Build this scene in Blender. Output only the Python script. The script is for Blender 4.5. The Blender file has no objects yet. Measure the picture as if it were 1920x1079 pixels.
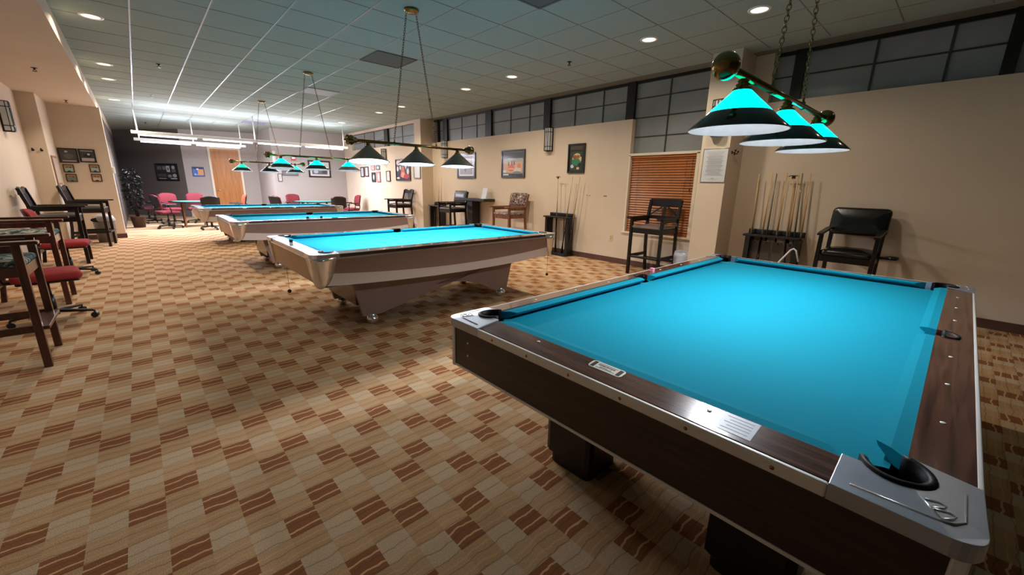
import bpy, bmesh, math, random
from mathutils import Vector, Matrix
random.seed(7)
PI = math.pi
SC = bpy.context.scene
COL = SC.collection

# ---------------------------------------------------------------- camera
F_PX, YAW, PITCH, ROLL, CAM_H = 754.84, 0.73886, 0.24768, -0.019527, 1.3737
def camera():
    f = Vector((math.sin(YAW)*math.cos(PITCH), math.cos(YAW)*math.cos(PITCH), -math.sin(PITCH)))
    r = Vector((math.cos(YAW), -math.sin(YAW), 0)); d = f.cross(r)
    c, s = math.cos(ROLL), math.sin(ROLL)
    r2 = r*c + d*s; d2 = d*c - r*s
    cd = bpy.data.cameras.new('camera'); co = bpy.data.objects.new('camera', cd); COL.objects.link(co)
    m = Matrix((r2, -d2, -f)).transposed().to_4x4(); m.translation = Vector((0, 0, CAM_H))
    co.matrix_world = m
    cd.sensor_width = 36; cd.sensor_fit = 'HORIZONTAL'; cd.lens = F_PX*36/1920
    cd.clip_start = 0.05; cd.clip_end = 100
    SC.camera = co
camera()

# ---------------------------------------------------------------- world, exposure
w = bpy.data.worlds.new('world'); SC.world = w; w.use_nodes = True
w.node_tree.nodes['Background'].inputs[0].default_value = (0.05, 0.05, 0.055, 1)
w.node_tree.nodes['Background'].inputs[1].default_value = 0.3
SC.view_settings.view_transform = 'Standard'; SC.view_settings.look = 'None'
SC.view_settings.exposure = 0.0; SC.view_settings.gamma = 1; SC.view_settings.use_curve_mapping = False
DOWN_W = 28.0      # each recessed downlight
TABLE_W = 33.0     # each shade over the tables
FLUO_W = 90.0      # each fluorescent tube, downwards
UP_W = 15.0        # and upwards

H = 3.133          # main ceiling
XW = 6.467         # right wall face
XL = -1.42         # left wall face
ZS = 2.88          # soffit ceiling
YB = -3.2          # wall behind the camera

# ---------------------------------------------------------------- materials
def lin(c):
    return tuple((x/255/12.92 if x/255 <= .04045 else ((x/255+.055)/1.055)**2.4) for x in c)
MATS = {}
def M(name, rgb, rough=.5, metal=0., spec=.5, coat=0., bump=0., bscale=200., var=0., vscale=3., emit=0.):
    if name in MATS: return MATS[name]
    m = bpy.data.materials.new(name); m.use_nodes = True; nt = m.node_tree; b = nt.nodes['Principled BSDF']
    c = lin(rgb) + (1,)
    b.inputs['Base Color'].default_value = c; b.inputs['Roughness'].default_value = rough
    b.inputs['Metallic'].default_value = metal; b.inputs['Specular IOR Level'].default_value = spec
    b.inputs['Coat Weight'].default_value = coat; b.inputs['Coat Roughness'].default_value = .08
    if emit:
        b.inputs['Emission Color'].default_value = c; b.inputs['Emission Strength'].default_value = emit
    if var or bump:
        tc = nt.nodes.new('ShaderNodeTexCoord')
    if var:
        n = nt.nodes.new('ShaderNodeTexNoise'); n.inputs['Scale'].default_value = vscale; n.inputs['Detail'].default_value = 5
        nt.links.new(tc.outputs['Object'], n.inputs['Vector'])
        mr = nt.nodes.new('ShaderNodeMapRange'); mr.inputs['From Min'].default_value = .3; mr.inputs['From Max'].default_value = .7
        mr.inputs['To Min'].default_value = 1-var; mr.inputs['To Max'].default_value = 1+var
        nt.links.new(n.outputs['Fac'], mr.inputs['Value'])
        mx = nt.nodes.new('ShaderNodeMix'); mx.data_type = 'RGBA'; mx.blend_type = 'MULTIPLY'; mx.inputs['Factor'].default_value = 1
        mx.inputs['A'].default_value = c; nt.links.new(mr.outputs['Result'], mx.inputs['B']); nt.links.new(mx.outputs['Result'], b.inputs['Base Color'])
    if bump:
        n = nt.nodes.new('ShaderNodeTexNoise'); n.inputs['Scale'].default_value = bscale; n.inputs['Detail'].default_value = 3
        nt.links.new(tc.outputs['Object'], n.inputs['Vector'])
        bp = nt.nodes.new('ShaderNodeBump'); bp.inputs['Strength'].default_value = bump; bp.inputs['Distance'].default_value = .002
        nt.links.new(n.outputs['Fac'], bp.inputs['Height']); nt.links.new(bp.outputs['Normal'], b.inputs['Normal'])
    MATS[name] = m
    return m
def wood(name, dark, light, rough=.35, scale=(2, 40, 40), coat=0., spec=.5):
    m = M(name, dark, rough, spec=spec, coat=coat); nt = m.node_tree; b = nt.nodes['Principled BSDF']
    tc = nt.nodes.new('ShaderNodeTexCoord'); mp = nt.nodes.new('ShaderNodeMapping'); mp.inputs['Scale'].default_value = scale
    n = nt.nodes.new('ShaderNodeTexNoise'); n.inputs['Scale'].default_value = 1; n.inputs['Detail'].default_value = 6; n.inputs['Distortion'].default_value = .6
    cr = nt.nodes.new('ShaderNodeValToRGB'); cr.color_ramp.elements[0].position = .32; cr.color_ramp.elements[1].position = .7
    cr.color_ramp.elements[0].color = lin(dark)+(1,); cr.color_ramp.elements[1].color = lin(light)+(1,)
    nt.links.new(tc.outputs['Object'], mp.inputs['Vector']); nt.links.new(mp.outputs['Vector'], n.inputs['Vector'])
    nt.links.new(n.outputs['Fac'], cr.inputs['Fac']); nt.links.new(cr.outputs['Color'], b.inputs['Base Color'])
    return m

def carpet_material():
    m = bpy.data.materials.new('carpet'); m.use_nodes = True; nt = m.node_tree; N = nt.nodes.new; L = nt.links.new
    b = nt.nodes['Principled BSDF']; b.inputs['Roughness'].default_value = .95; b.inputs['Specular IOR Level'].default_value = .1
    tc = N('ShaderNodeTexCoord'); sx = N('ShaderNodeSeparateXYZ'); L(tc.outputs['Object'], sx.inputs[0])
    def val(x):
        v = N('ShaderNodeValue'); v.outputs[0].default_value = x; return v.outputs[0]
    def op(o, a, c=None, d=None):
        n = N('ShaderNodeMath'); n.operation = o
        for i, x in enumerate((a, c, d)):
            if x is None: continue
            if isinstance(x, (int, float)): n.inputs[i].default_value = x
            else: L(x, n.inputs[i])
        return n.outputs[0]
    X, Y = sx.outputs[0], sx.outputs[1]
    cx = op('DIVIDE', op('ADD', X, .235), .1195); ry = op('ADD', op('DIVIDE', Y, .1215), .36)
    ci = op('FLOOR', cx); ri = op('FLOOR', ry)
    c4 = op('FLOORED_MODULO', ci, 4.0)
    k = op('ADD', op('ADD', op('COMPARE', c4, 0.0, .1), op('MULTIPLY', op('COMPARE', c4, 1.0, .1), 2.0)), op('MULTIPLY', op('COMPARE', c4, 3.0, .1), 3.0))
    d = op('FLOORED_MODULO', op('SUBTRACT', ri, k), 4.0)
    dark = op('COMPARE', d, 0.0, .1); pale = op('COMPARE', d, 2.0, .1); mid3 = op('COMPARE', d, 3.0, .1)
    cv = N('ShaderNodeCombineXYZ'); L(ci, cv.inputs[0]); L(ri, cv.inputs[1])
    wn = N('ShaderNodeTexWhiteNoise'); wn.noise_dimensions = '2D'; L(cv.outputs[0], wn.inputs['Vector'])
    def mix(f, a, bb):
        n = N('ShaderNodeMix'); n.data_type = 'RGBA'
        if isinstance(f, (int, float)): n.inputs['Factor'].default_value = f
        else: L(f, n.inputs['Factor'])
        for s, x in (('A', a), ('B', bb)):
            if isinstance(x, tuple): n.inputs[s].default_value = lin(x)+(1,)
            else: L(x, n.inputs[s])
        return n.outputs['Result']
    base = mix(mid3, C_MID1, C_MID2)
    base = mix(pale, base, C_PALE)
    base = mix(dark, base, C_DARK)
    # wavy ribs, two light ones to each block, running across the room
    nz = N('ShaderNodeTexNoise'); nz.inputs['Scale'].default_value = 1; nz.inputs['Detail'].default_value = 2
    mp = N('ShaderNodeMapping'); mp.inputs['Scale'].default_value = (11, 6, 1); L(tc.outputs['Object'], mp.inputs['Vector']); L(mp.outputs[0], nz.inputs['Vector'])
    wob = op('MULTIPLY', op('SUBTRACT', nz.outputs['Fac'], .5), .75)
    ph = op('FRACT', op('ADD', op('MULTIPLY', ry, 2.0), wob))
    ln = op('LESS_THAN', op('ABSOLUTE', op('SUBTRACT', ph, .5)), .07)
    amt = op('ADD', op('MULTIPLY', dark, .5), .4)
    base = mix(op('MULTIPLY', ln, amt), base, C_RIB)
    ph2 = op('FRACT', op('ADD', op('MULTIPLY', ry, 2.0), op('ADD', wob, .42)))
    ln2 = op('MULTIPLY', op('LESS_THAN', op('ABSOLUTE', op('SUBTRACT', ph2, .5)), .045), .4)
    base = mix(ln2, base, (95, 66, 42))
    # tufts
    tf = N('ShaderNodeTexNoise'); tf.inputs['Scale'].default_value = 260; tf.inputs['Detail'].default_value = 2; L(tc.outputs['Object'], tf.inputs['Vector'])
    g = N('ShaderNodeMapRange'); g.inputs['From Min'].default_value = .3; g.inputs['From Max'].default_value = .7; g.inputs['To Min'].default_value = .74; g.inputs['To Max'].default_value = 1.22
    L(tf.outputs['Fac'], g.inputs['Value'])
    mu = N('ShaderNodeMix'); mu.data_type = 'RGBA'; mu.blend_type = 'MULTIPLY'; mu.inputs['Factor'].default_value = 1
    L(base, mu.inputs['A']); L(g.outputs['Result'], mu.inputs['B'])
    L(mu.outputs['Result'], b.inputs['Base Color'])
    bp = N('ShaderNodeBump'); bp.inputs['Strength'].default_value = .4; bp.inputs['Distance'].default_value = .003
    L(tf.outputs['Fac'], bp.inputs['Height']); L(bp.outputs['Normal'], b.inputs['Normal'])
    return m
C_MID1, C_MID2, C_PALE, C_DARK, C_RIB = (190, 153, 114), (182, 145, 106), (194, 167, 136), (142, 92, 60), (216, 172, 124)

PAINT = M('cream_paint', (215, 197, 176), .75, spec=.25, var=.03, vscale=1.2, bump=.1, bscale=120)
GREY = M('grey_paint', (172, 164, 158), .75, spec=.25, bump=.1, bscale=120)
TILE = M('ceiling_tile', (158, 171, 165), .9, spec=.1, var=.05, vscale=60, bump=.5, bscale=90)
TBAR = M('ceiling_grid_metal', (138, 140, 138), .28, spec=.7)
TDARK = M('ceiling_joint', (112, 114, 110), .7)
BASEB = M('brown_vinyl', (88, 58, 48), .5, var=.15, vscale=4)
FROST = M('frosted_glass', (146, 148, 148), .22, spec=.7, var=.12, vscale=1.5)
MULL = M('grey_mullion', (52, 54, 54), .5)
BLACK = M('black_metal', (14, 13, 13), .4)
BLACKP = M('black_plastic', (16, 16, 18), .35)
RUBBER = M('black_rubber', (7, 8, 12), .5, spec=.25)
FELT = M('teal_felt', (0, 134, 160), .9, spec=.15, bump=.15, bscale=900)
FELT2 = M('green_felt', (60, 140, 120), .9, spec=.15)
ALU = M('satin_aluminium', (224, 221, 218), .38, metal=.25, var=.05, vscale=6)
ALUD = M('cast_aluminium', (176, 182, 196), .32, metal=.7, var=.08, vscale=9)
CHROME = M('chrome', (222, 220, 222), .2, metal=.85)
BRASS = M('brass', (140, 116, 72), .18, metal=1)
DWOOD = wood('walnut_laminate', (34, 19, 14), (62, 38, 28), .3, (3, 60, 60), coat=.15)
DWOODY = wood('walnut_laminate_crosswise', (34, 19, 14), (62, 38, 28), .3, (60, 3, 60), coat=.15)
TOPWOOD = wood('walnut_rail', (58, 32, 26), (108, 70, 56), .2, (3, 60, 60), coat=.6)
TOPWOODY = wood('walnut_rail_crosswise', (58, 32, 26), (108, 70, 56), .2, (60, 3, 60), coat=.6)
MAUVE = M('mauve_laminate', (146, 122, 116), .4, var=.05, vscale=5)
TAN = M('tan_laminate', (196, 162, 132), .45, var=.04, vscale=5)
WHITEL = M('cream_laminate', (226, 216, 212), .45)
RAILB = M('polished_brown_rail', (62, 44, 42), .14, spec=.8, coat=.8)
SILVERR = M('polished_silver_rail', (176, 160, 164), .2, spec=.8, coat=.5, metal=.4)
MAHOG = wood('mahogany', (46, 20, 13), (88, 42, 27), .35, (30, 30, 4), coat=.3)
ESPRESSO = wood('espresso_wood', (9, 6, 5), (22, 14, 11), .35, (30, 30, 4), coat=.05, spec=.35)
OAKD = wood('oak_brown', (92, 52, 32), (138, 84, 54), .4, (30, 30, 4), coat=.2)
LEATHER = M('black_leather', (8, 8, 9), .25, spec=.6, bump=.2, bscale=60)
LEATHERG = M('grey_leather', (62, 60, 62), .3, spec=.6, bump=.2, bscale=60)
REDF = M('red_fabric', (150, 48, 48), .9, spec=.2, bump=.3, bscale=500)
PINKF = M('rose_fabric', (122, 50, 58), .9, spec=.2, bump=.3, bscale=500)
ORANGEF = M('orange_fabric', (176, 86, 60), .9, spec=.2)
WHITE = M('white_enamel', (232, 232, 230), .4)
CREAM = M('cream_trim', (228, 216, 194), .5)
PLASTICW = M('white_plastic', (222, 220, 210), .4)
GREYP = M('grey_plastic', (128, 122, 118), .5)
BAG = M('clear_plastic_bag', (190, 196, 208), .25, spec=.8, bump=1., bscale=12)
DOORW = wood('honey_oak_door', (168, 108, 52), (198, 134, 72), .4, (20, 20, 1.5))
CUEW = M('maple_shaft', (206, 168, 116), .3, coat=.3)
BUTT = M('dark_cue_butt', (44, 20, 16), .25, coat=.4)
CUEG = M('grey_shaft', (120, 108, 80), .3, coat=.3)
GREENSH = M('dark_green_enamel', (16, 34, 30), .16, spec=.8, coat=.6)
GREYSH = M('pewter_enamel', (128, 126, 118), .4, spec=.5)
BLKSH = M('black_enamel', (4, 10, 10), .3)
SHIN = M('silver_reflector', (112, 112, 112), .5, var=.06, vscale=30)
RIMW = M('pale_shade_edge', (214, 212, 196), .4)
LEAF = M('dark_leaf', (6, 16, 10), .5, var=.3, vscale=20)
POT = M('brown_pot', (70, 46, 34), .5)
REDB = M('dark_red_ball', (92, 14, 18), .25, coat=.5)
PINKC = M('pink_chalk', (226, 150, 172), .8)
BLUEC = M('dark_blue_chalk', (26, 36, 60), .8)
PAPER = M('white_paper', (214, 216, 220), .7)
INK = M('grey_ink', (120, 120, 124), .8)
VENT = M('perforated_grey', (96, 96, 94), .8, var=.25, vscale=120)
REDP = M('red_plastic', (190, 40, 50), .4)
def glow(name, rgb, strength):
    return M(name, rgb, .3, emit=strength)
GLASST = glow('lit_teal_glass', (0, 235, 235), 6.0)
GLASSG = glow('lit_green_glass', (20, 214, 176), 1.3)
LENS = glow('lit_downlight_lens', (255, 238, 206), 2.2)
TUBE = glow('lit_fluorescent_tube', (238, 236, 255), 2.5)
BULB = glow('lit_white_bulb', (250, 250, 255), 2.6)
SCONG = glow('dim_sconce_glass', (196, 192, 184), .12)
def pattern_fabric(name, cols, scale):
    m = M(name, cols[0], .9, spec=.2); nt = m.node_tree; b = nt.nodes['Principled BSDF']
    tc = nt.nodes.new('ShaderNodeTexCoord'); v = nt.nodes.new('ShaderNodeTexNoise'); v.inputs['Scale'].default_value = scale; v.inputs['Detail'].default_value = 2; v.inputs['Distortion'].default_value = 1.2
    cr = nt.nodes.new('ShaderNodeValToRGB'); cr.color_ramp.interpolation = 'CONSTANT'; e = cr.color_ramp.elements
    e[0].color = lin(cols[0])+(1,); e[1].position = .44; e[1].color = lin(cols[1])+(1,)
    for i, c in enumerate(cols[2:]):
        x = e.new(.52+.08*i); x.color = lin(c)+(1,)
    nt.links.new(tc.outputs['Object'], v.inputs['Vector']); nt.links.new(v.outputs['Fac'], cr.inputs['Fac']); nt.links.new(cr.outputs['Color'], b.inputs['Base Color'])
    return m
TEALF = pattern_fabric('teal_patterned_fabric', [(40, 60, 62), (74, 104, 104), (150, 160, 150), (196, 190, 170)], 16)
FLORAL = pattern_fabric('floral_fabric', [(60, 22, 30), (150, 140, 132), (88, 34, 44), (206, 196, 180)], 26)
BLIND = M('wooden_blind_slat', (172, 102, 52), .4, var=.12, vscale=6)

# ---------------------------------------------------------------- geometry helpers
def nb(): return bmesh.new()
def box(bm, lo, hi, mat=0, mx=None):
    xs = [(lo[i], hi[i]) for i in range(3)]
    v = [bm.verts.new((xs[0][i], xs[1][j], xs[2][k])) for i in (0, 1) for j in (0, 1) for k in (0, 1)]
    if mx: 
        for q in v: q.co = mx @ q.co
    fs = []
    for q in ((0, 1, 3, 2), (4, 6, 7, 5), (0, 4, 5, 1), (2, 3, 7, 6), (0, 2, 6, 4), (1, 5, 7, 3)):
        f = bm.faces.new([v[i] for i in q]); f.material_index = mat; fs.append(f)
    return v
def frame(p0, p1, up=Vector((0, 0, 1))):
    d = (p1-p0).normalized()
    if abs(d.dot(up)) > .99: up = Vector((0, 1, 0))
    a = d.cross(up).normalized(); b = a.cross(d).normalized()
    return d, a, b
def bar(bm, p0, p1, wa, wb, wa1=None, wb1=None, mat=0):
    """rectangular bar from p0 to p1; wa = width sideways, wb = width along 'up'"""
    p0, p1 = Vector(p0), Vector(p1); d, a, b = frame(p0, p1)
    wa1 = wa if wa1 is None else wa1; wb1 = wb if wb1 is None else wb1
    r = []
    for p, x, y in ((p0, wa/2, wb/2), (p1, wa1/2, wb1/2)):
        r.append([bm.verts.new(p+a*sx*x+b*sy*y) for sx, sy in ((-1, -1), (1, -1), (1, 1), (-1, 1))])
    for i in range(4):
        f = bm.faces.new((r[0][i], r[0][(i+1) % 4], r[1][(i+1) % 4], r[1][i])); f.material_index = mat
    bm.faces.new(r[0][::-1]).material_index = mat; bm.faces.new(r[1]).material_index = mat
def tube(bm, pts, rad, seg=10, mat=0, closed=False, cap=True):
    pts = [Vector(p) for p in pts]; n = len(pts); rings = []
    rr = rad if isinstance(rad, (list, tuple)) else [rad]*n
    up = None
    for i, p in enumerate(pts):
        if closed: t = (pts[(i+1) % n]-pts[i-1]).normalized()
        else: t = (pts[min(i+1, n-1)]-pts[max(i-1, 0)]).normalized()
        if up is None:
            up = Vector((0, 0, 1)) if abs(t.z) < .9 else Vector((1, 0, 0))
        a = t.cross(up).normalized(); b = a.cross(t).normalized(); up = b
        rings.append([bm.verts.new(p+(a*math.cos(2*PI*k/seg)+b*math.sin(2*PI*k/seg))*rr[i]) for k in range(seg)])
    for i in range(n if closed else n-1):
        A, B = rings[i], rings[(i+1) % n]
        for k in range(seg):
            f = bm.faces.new((A[k], A[(k+1) % seg], B[(k+1) % seg], B[k])); f.smooth = True; f.material_index = mat
    if cap and not closed:
        bm.faces.new(rings[0][::-1]).material_index = mat; bm.faces.new(rings[-1]).material_index = mat
def lathe(bm, prof, c=(0, 0, 0), seg=32, mat=0, smooth=True, mx=None, matf=None):
    rings = []
    for r, z in prof:
        if r < 1e-6: rings.append([bm.verts.new((c[0], c[1], c[2]+z))])
        else: rings.append([bm.verts.new((c[0]+r*math.cos(2*PI*k/seg), c[1]+r*math.sin(2*PI*k/seg), c[2]+z)) for k in range(seg)])
    for i in range(len(rings)-1):
        A, B = rings[i], rings[i+1]
        for k in range(seg):
            k2 = (k+1) % seg
            if len(A) == 1 and len(B) == 1: continue
            if len(A) == 1: f = bm.faces.new((A[0], B[k2], B[k]))
            elif len(B) == 1: f = bm.faces.new((A[k], A[k2], B[0]))
            else: f = bm.faces.new((A[k], A[k2], B[k2], B[k]))
            f.smooth = smooth; f.material_index = matf(i) if matf else mat
    if mx:
        for r in rings:
            for v in r: v.co = mx @ v.co
def prism(bm, poly, z0, z1, mat=0, mx=None):
    a = [bm.verts.new((x, y, z0)) for x, y in poly]; b = [bm.verts.new((x, y, z1)) for x, y in poly]; n = len(poly)
    fs = [bm.faces.new(a[::-1]), bm.faces.new(b)]
    for i in range(n): fs.append(bm.faces.new((a[i], a[(i+1) % n], b[(i+1) % n], b[i])))
    for f in fs: f.material_index = mat
    if mx:
        for v in a+b: v.co = mx @ v.co
    return a, b
def loft(bm, rings, mat=0, smooth=False, closed=True, cap=True):
    R = [[bm.verts.new(p) for p in r] for r in rings]; n = len(R[0])
    for i in range(len(R)-1):
        for k in range(n if closed else n-1):
            f = bm.faces.new((R[i][k], R[i][(k+1) % n], R[i+1][(k+1) % n], R[i+1][k])); f.smooth = smooth; f.material_index = mat
    if cap and closed:
        bm.faces.new(R[0][::-1]).material_index = mat; bm.faces.new(R[-1]).material_index = mat
def cushion(bm, lo, hi, r=.03, puff=.012, nx=8, ny=8, mx=None, mat=0):
    """rounded, slightly domed pad"""
    cx, cy = (lo[0]+hi[0])/2, (lo[1]+hi[1])/2; hx, hy = (hi[0]-lo[0])/2, (hi[1]-lo[1])/2
    rings = []
    def ring(off, z):
        out = []; rr = max(.004, r*1.6-off)
        for q, (sx, sy) in enumerate(((1, 1), (-1, 1), (-1, -1), (1, -1))):
            for k in range(5):
                a = q*PI/2+k*PI/8
                out.append(Vector((cx+sx*(hx-off-rr)+rr*math.cos(a), cy+sy*(hy-off-rr)+rr*math.sin(a), z)))
        return out
    z0, z1 = lo[2], hi[2]; rv = min(r, (z1-z0)/2)
    for k in range(5):
        a = k*PI/8; rings.append(ring(rv*(1-math.sin(a)), z0+rv*(1-math.cos(a))))
    for k in range(5):
        a = k*PI/8; rings.append(ring(rv*(1-math.cos(a)), z1-rv+rv*math.sin(a)))
    rings.append(ring(min(hx, hy)*.5, z1+puff)); rings.append(ring(min(hx, hy)*.85, z1+puff*1.3))
    if mx: rings = [[mx @ p for p in q] for q in rings]
    loft(bm, rings, smooth=True, mat=mat)
def rrect(x0, y0, x1, y1, r, n=4):
    out = []
    for (cx, cy, a0) in ((x1-r, y1-r, 0), (x0+r, y1-r, PI/2), (x0+r, y0+r, PI), (x1-r, y0+r, 3*PI/2)):
        for k in range(n+1): out.append((cx+r*math.cos(a0+k*PI/2/n), cy+r*math.sin(a0+k*PI/2/n)))
    return out

def obj(name, bm, mats, parent=None, label=None, bevel=0., seg=2):
    bmesh.ops.recalc_face_normals(bm, faces=bm.faces[:])
    me = bpy.data.meshes.new(name); bm.to_mesh(me); bm.free()
    for m in (mats if isinstance(mats, (list, tuple)) else [mats]): me.materials.append(m)
    o = bpy.data.objects.new(name, me); COL.objects.link(o)
    if parent: o.parent = parent
    if label: o['label'] = label
    if bevel:
        md = o.modifiers.new('bevel', 'BEVEL'); md.width = bevel; md.segments = seg; md.limit_method = 'ANGLE'; md.angle_limit = math.radians(40)
        md.harden_normals = False
    return o
def tag(o, label, cat, group=None):
    o['label'] = label; o['category'] = cat
    if group: o['group'] = group
    return o
def thing(name, label, cat, loc=(0, 0, 0), rz=0., group=None):
    o = bpy.data.objects.new(name, None); COL.objects.link(o); o.empty_display_size = .1
    o.location = loc; o.rotation_euler = (0, 0, rz)
    return tag(o, label, cat, group)
def struct(name, bm, mats, parent=None, bevel=0.):
    o = obj(name, bm, mats, parent, bevel=bevel)
    if not parent: o['kind'] = 'structure'
    return o
def dup(root, loc, rz=0., label=None, group=None):
    def cp(o, par):
        c = o.copy(); COL.objects.link(c)
        if par: c.parent = par
        for ch in kids.get(o.name, []): cp(ch, c)
        return c
    kids = {}
    for o in list(COL.objects):
        if o.parent: kids.setdefault(o.parent.name, []).append(o)
    r = cp(root, None); r.location = loc; r.rotation_euler = (0, 0, rz)
    if label: r['label'] = label
    if group: r['group'] = group
    return r
def area(name, loc, w_, col, size=.15, size2=None, rot=(0, 0, 0), spread=PI, parent=None):
    l = bpy.data.lights.new(name, 'AREA'); l.energy = w_; l.color = col; l.spread = spread
    l.shape = 'RECTANGLE' if size2 else 'DISK'; l.size = size
    if size2: l.size_y = size2
    o = bpy.data.objects.new(name, l); COL.objects.link(o); o.location = loc; o.rotation_euler = rot
    if parent: o.parent = parent
    return o

# ================================================================ THE SETTING
bm = nb(); box(bm, (XL-.3, YB-.2, -.06), (7.0, 13.4, 0)); struct('floor', bm, carpet_material())
bm = nb(); box(bm, (XL-.3, 13.4, -.06), (7.0, 24, 0)); struct('floor_far', bm, wood('striped_far_carpet', (150, 110, 72), (206, 184, 150), .9, (.8, 2.6, 1), spec=.1))
# ceiling: board plus its grid
bm = nb(); box(bm, (-.43, YB-.2, H), (7.0, 24, H+.08)); ceil = struct('ceiling', bm, TILE)
bm = nb()
for k in range(1, 11):
    X = .22+.62*(k-1)
    box(bm, (X-.008, YB, H-.003), (X+.008, 22, H+.002))
struct('ceiling_bar', bm, TBAR, ceil)
bm = nb()
for k in range(-10, 31):
    Y = 3.30+.62*k
    if Y > YB: box(bm, (-.42, Y-.005, H-.002), (6.25, Y+.005, H+.002))
struct('ceiling_joint', bm, TDARK, ceil)
# soffit on the left with its low ceiling
bm = nb(); box(bm, (XL-.3, YB-.2, ZS), (-.41, 13.27, H+.08)); struct('ceiling_soffit', bm, PAINT)
bm = nb(); box(bm, (-.43, 13.27, ZS), (-.41, 22.3, H+.08)); struct('trim_1', bm, PAINT)
# left wall and its pilaster, the wall of small pictures
bm = nb(); box(bm, (XL-.12, YB, 0), (XL, 12.0, ZS)); struct('wall_left', bm, PAINT)
bm = nb(); box(bm, (XL-.12, 12.0, 0), (-1.17, 13.27, ZS)); struct('wall_left_pilaster', bm, PAINT)
bm = nb(); box(bm, (-1.17, 13.27, 0), (-.37, 13.5, ZS)); box(bm, (-1.17, 13.5, 0), (-.42, 22.2, ZS)); struct('wall_left_pictures', bm, [PAINT])
bm = nb(); box(bm, (-1.19, 13.255, 0), (-.36, 13.27, .10)); box(bm, (-.37, 13.255, 0), (-.355, 13.5, .10)); struct('baseboard_left', bm, BASEB)
bm = nb(); box(bm, (XL-.12, YB-.12, 0), (7, YB, H)); struct('wall_near', bm, M('dim_grey_paint', (96, 90, 84), .8))
# back walls in grey
def wallseg(name, p0, p1, z0, z1, mat, t=.1):
    bm = nb(); a, b = Vector((p0[0], p0[1], 0)), Vector((p1[0], p1[1], 0)); d = (b-a).normalized(); n = Vector((-d.y, d.x, 0))
    q = [a, b, b+n*t, a+n*t]; prism(bm, [(v.x, v.y) for v in q], z0, z1); return struct(name, bm, mat)
SHADEGREY = M('shaded_grey_paint', (112, 104, 98), .75, spec=.25)  # grey wall paint darkened: the corner's shade is put into the colour
wallseg('wall_back_left', (-.42, 22.0), (1.38, 19.6), 0, H, SHADEGREY)
wallseg('wall_back_middle', (1.38, 19.6), (3.75, 18.8), 0, H, GREY)
bm = nb(); box(bm, (3.61, 16.4, 0), (6.5, 16.5, H)); box(bm, (3.61, 16.5, 0), (3.71, 18.9, H)); struct('wall_back_right', bm, GREY)
bm = nb(); box(bm, (-.42, 13.5, 0), (-.41, 22.0, ZS)); struct('wall_side', bm, SHADEGREY)
bm = nb(); box(bm, (3.6, 16.385, 0), (6.1, 16.4, .1)); struct('baseboard_back', bm, BASEB)
# right wall, near part, column, window bay, far part
bm = nb(); box(bm, (XW, YB, 0), (XW+.1, 2.06, 2.52)); box(bm, (XW, 2.06, 0), (XW+.1, 2.30, H)); struct('wall_right_near', bm, PAINT)
bm = nb(); box(bm, (5.98, 2.28, 0), (6.6, 2.66, H)); struct('wall_right_column', bm, PAINT, bevel=.004)
bm = nb()
box(bm, (XW, 2.66, 0), (XW+.1, 4.11, .60)); box(bm, (XW, 4.11, 0), (XW+.1, 10.62, 2.52)); box(bm, (XW, 2.66, .6), (XW+.1, 2.93, 1.95)); box(bm, (XW, 2.66, 1.95), (XW+.1, 2.80, H))
struct('wall_right', bm, PAINT)
bm = nb()
box(bm, (6.1, 10.62, 0), (6.62, 10.98, H)); box(bm, (6.1, 10.98, 0), (6.2, 15.62, 2.52)); box(bm, (6.1, 15.62, 0), (6.2, 16.45, H)); box(bm, (6.1, 10.98, 3.05), (6.2, 15.62, H))
struct('wall_right_far', bm, PAINT)
bm = nb(); box(bm, (6.71, YB, 0), (6.8, 16.5, H)); struct('wall_outer', bm, BLACK)
bm = nb(); box(bm, (XW-.012, YB, 0), (XW, 2.28, .10)); box(bm, (XW-.012, 2.66, 0), (XW, 10.62, .10)); box(bm, (5.968, 2.27, 0), (XW, 2.28, .1)); box(bm, (5.968, 2.28, 0), (5.98, 2.66, .1)); struct('baseboard_right', bm, BASEB)
bm = nb(); box(bm, (6.088, 10.6, 0), (6.1, 16.4, .10)); box(bm, (6.1, 10.608, 0), (XW, 10.62, .1)); struct('baseboard_right_far', bm, BASEB)
# ceiling edge strip
bm = nb(); box(bm, (XW-.16, YB, H-.006), (XW+.09, 2.28, H)); box(bm, (XW-.16, 2.66, H-.006), (XW+.09, 10.62, H)); struct('trim_2', bm, M('ceiling_border', (120, 118, 108), .8))
# clerestory glazing
wn = 0
def glazing(x, y0, y1, z0, z1, mully, mullz, posts, top=.05):
    """one band of frosted glazing between y0 and y1"""
    global wn; wn += 1
    bm = nb(); box(bm, (x, y0, z0), (x+.02, y1, z1)); g = struct('window_%d' % wn, bm, FROST)
    bm = nb()
    for y in mully: box(bm, (x-.012, y-.011, z0), (x, y+.011, z1))
    for z in mullz: box(bm, (x-.010, y0, z-.009), (x, y1, z+.009))
    struct('window_mullion', bm, MULL, g)
    bm = nb(); box(bm, (x-.04, y0, z1-top), (x, y1, z1))
    for a, b, zb in posts: box(bm, (x-.06, a, zb), (x-.001, b, z1))
    struct('window_frame', bm, BLACK, g)
XG = 6.58
glazing(XG, YB, -.05, 2.3, H, [-.7, -1.4, -2.1, -2.8], [2.83], [(-.06, .04, 2.45)])
glazing(XG, .0, 1.79, 2.3, H, [.43, 1.04], [2.83], [(1.72, 1.84, 2.45)])
glazing(XG, 1.79, 2.06, 2.3, H, [], [2.83], [])
glazing(XG, 2.70, 4.16, 1.96, H, [3.53], [2.23, 2.54, 2.85], [(4.14, 4.30, 2.45)])
glazing(XG, 4.2, 6.2, 2.3, H, [4.82, 5.48], [2.83], [(6.1, 6.28, 2.45)])
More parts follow.
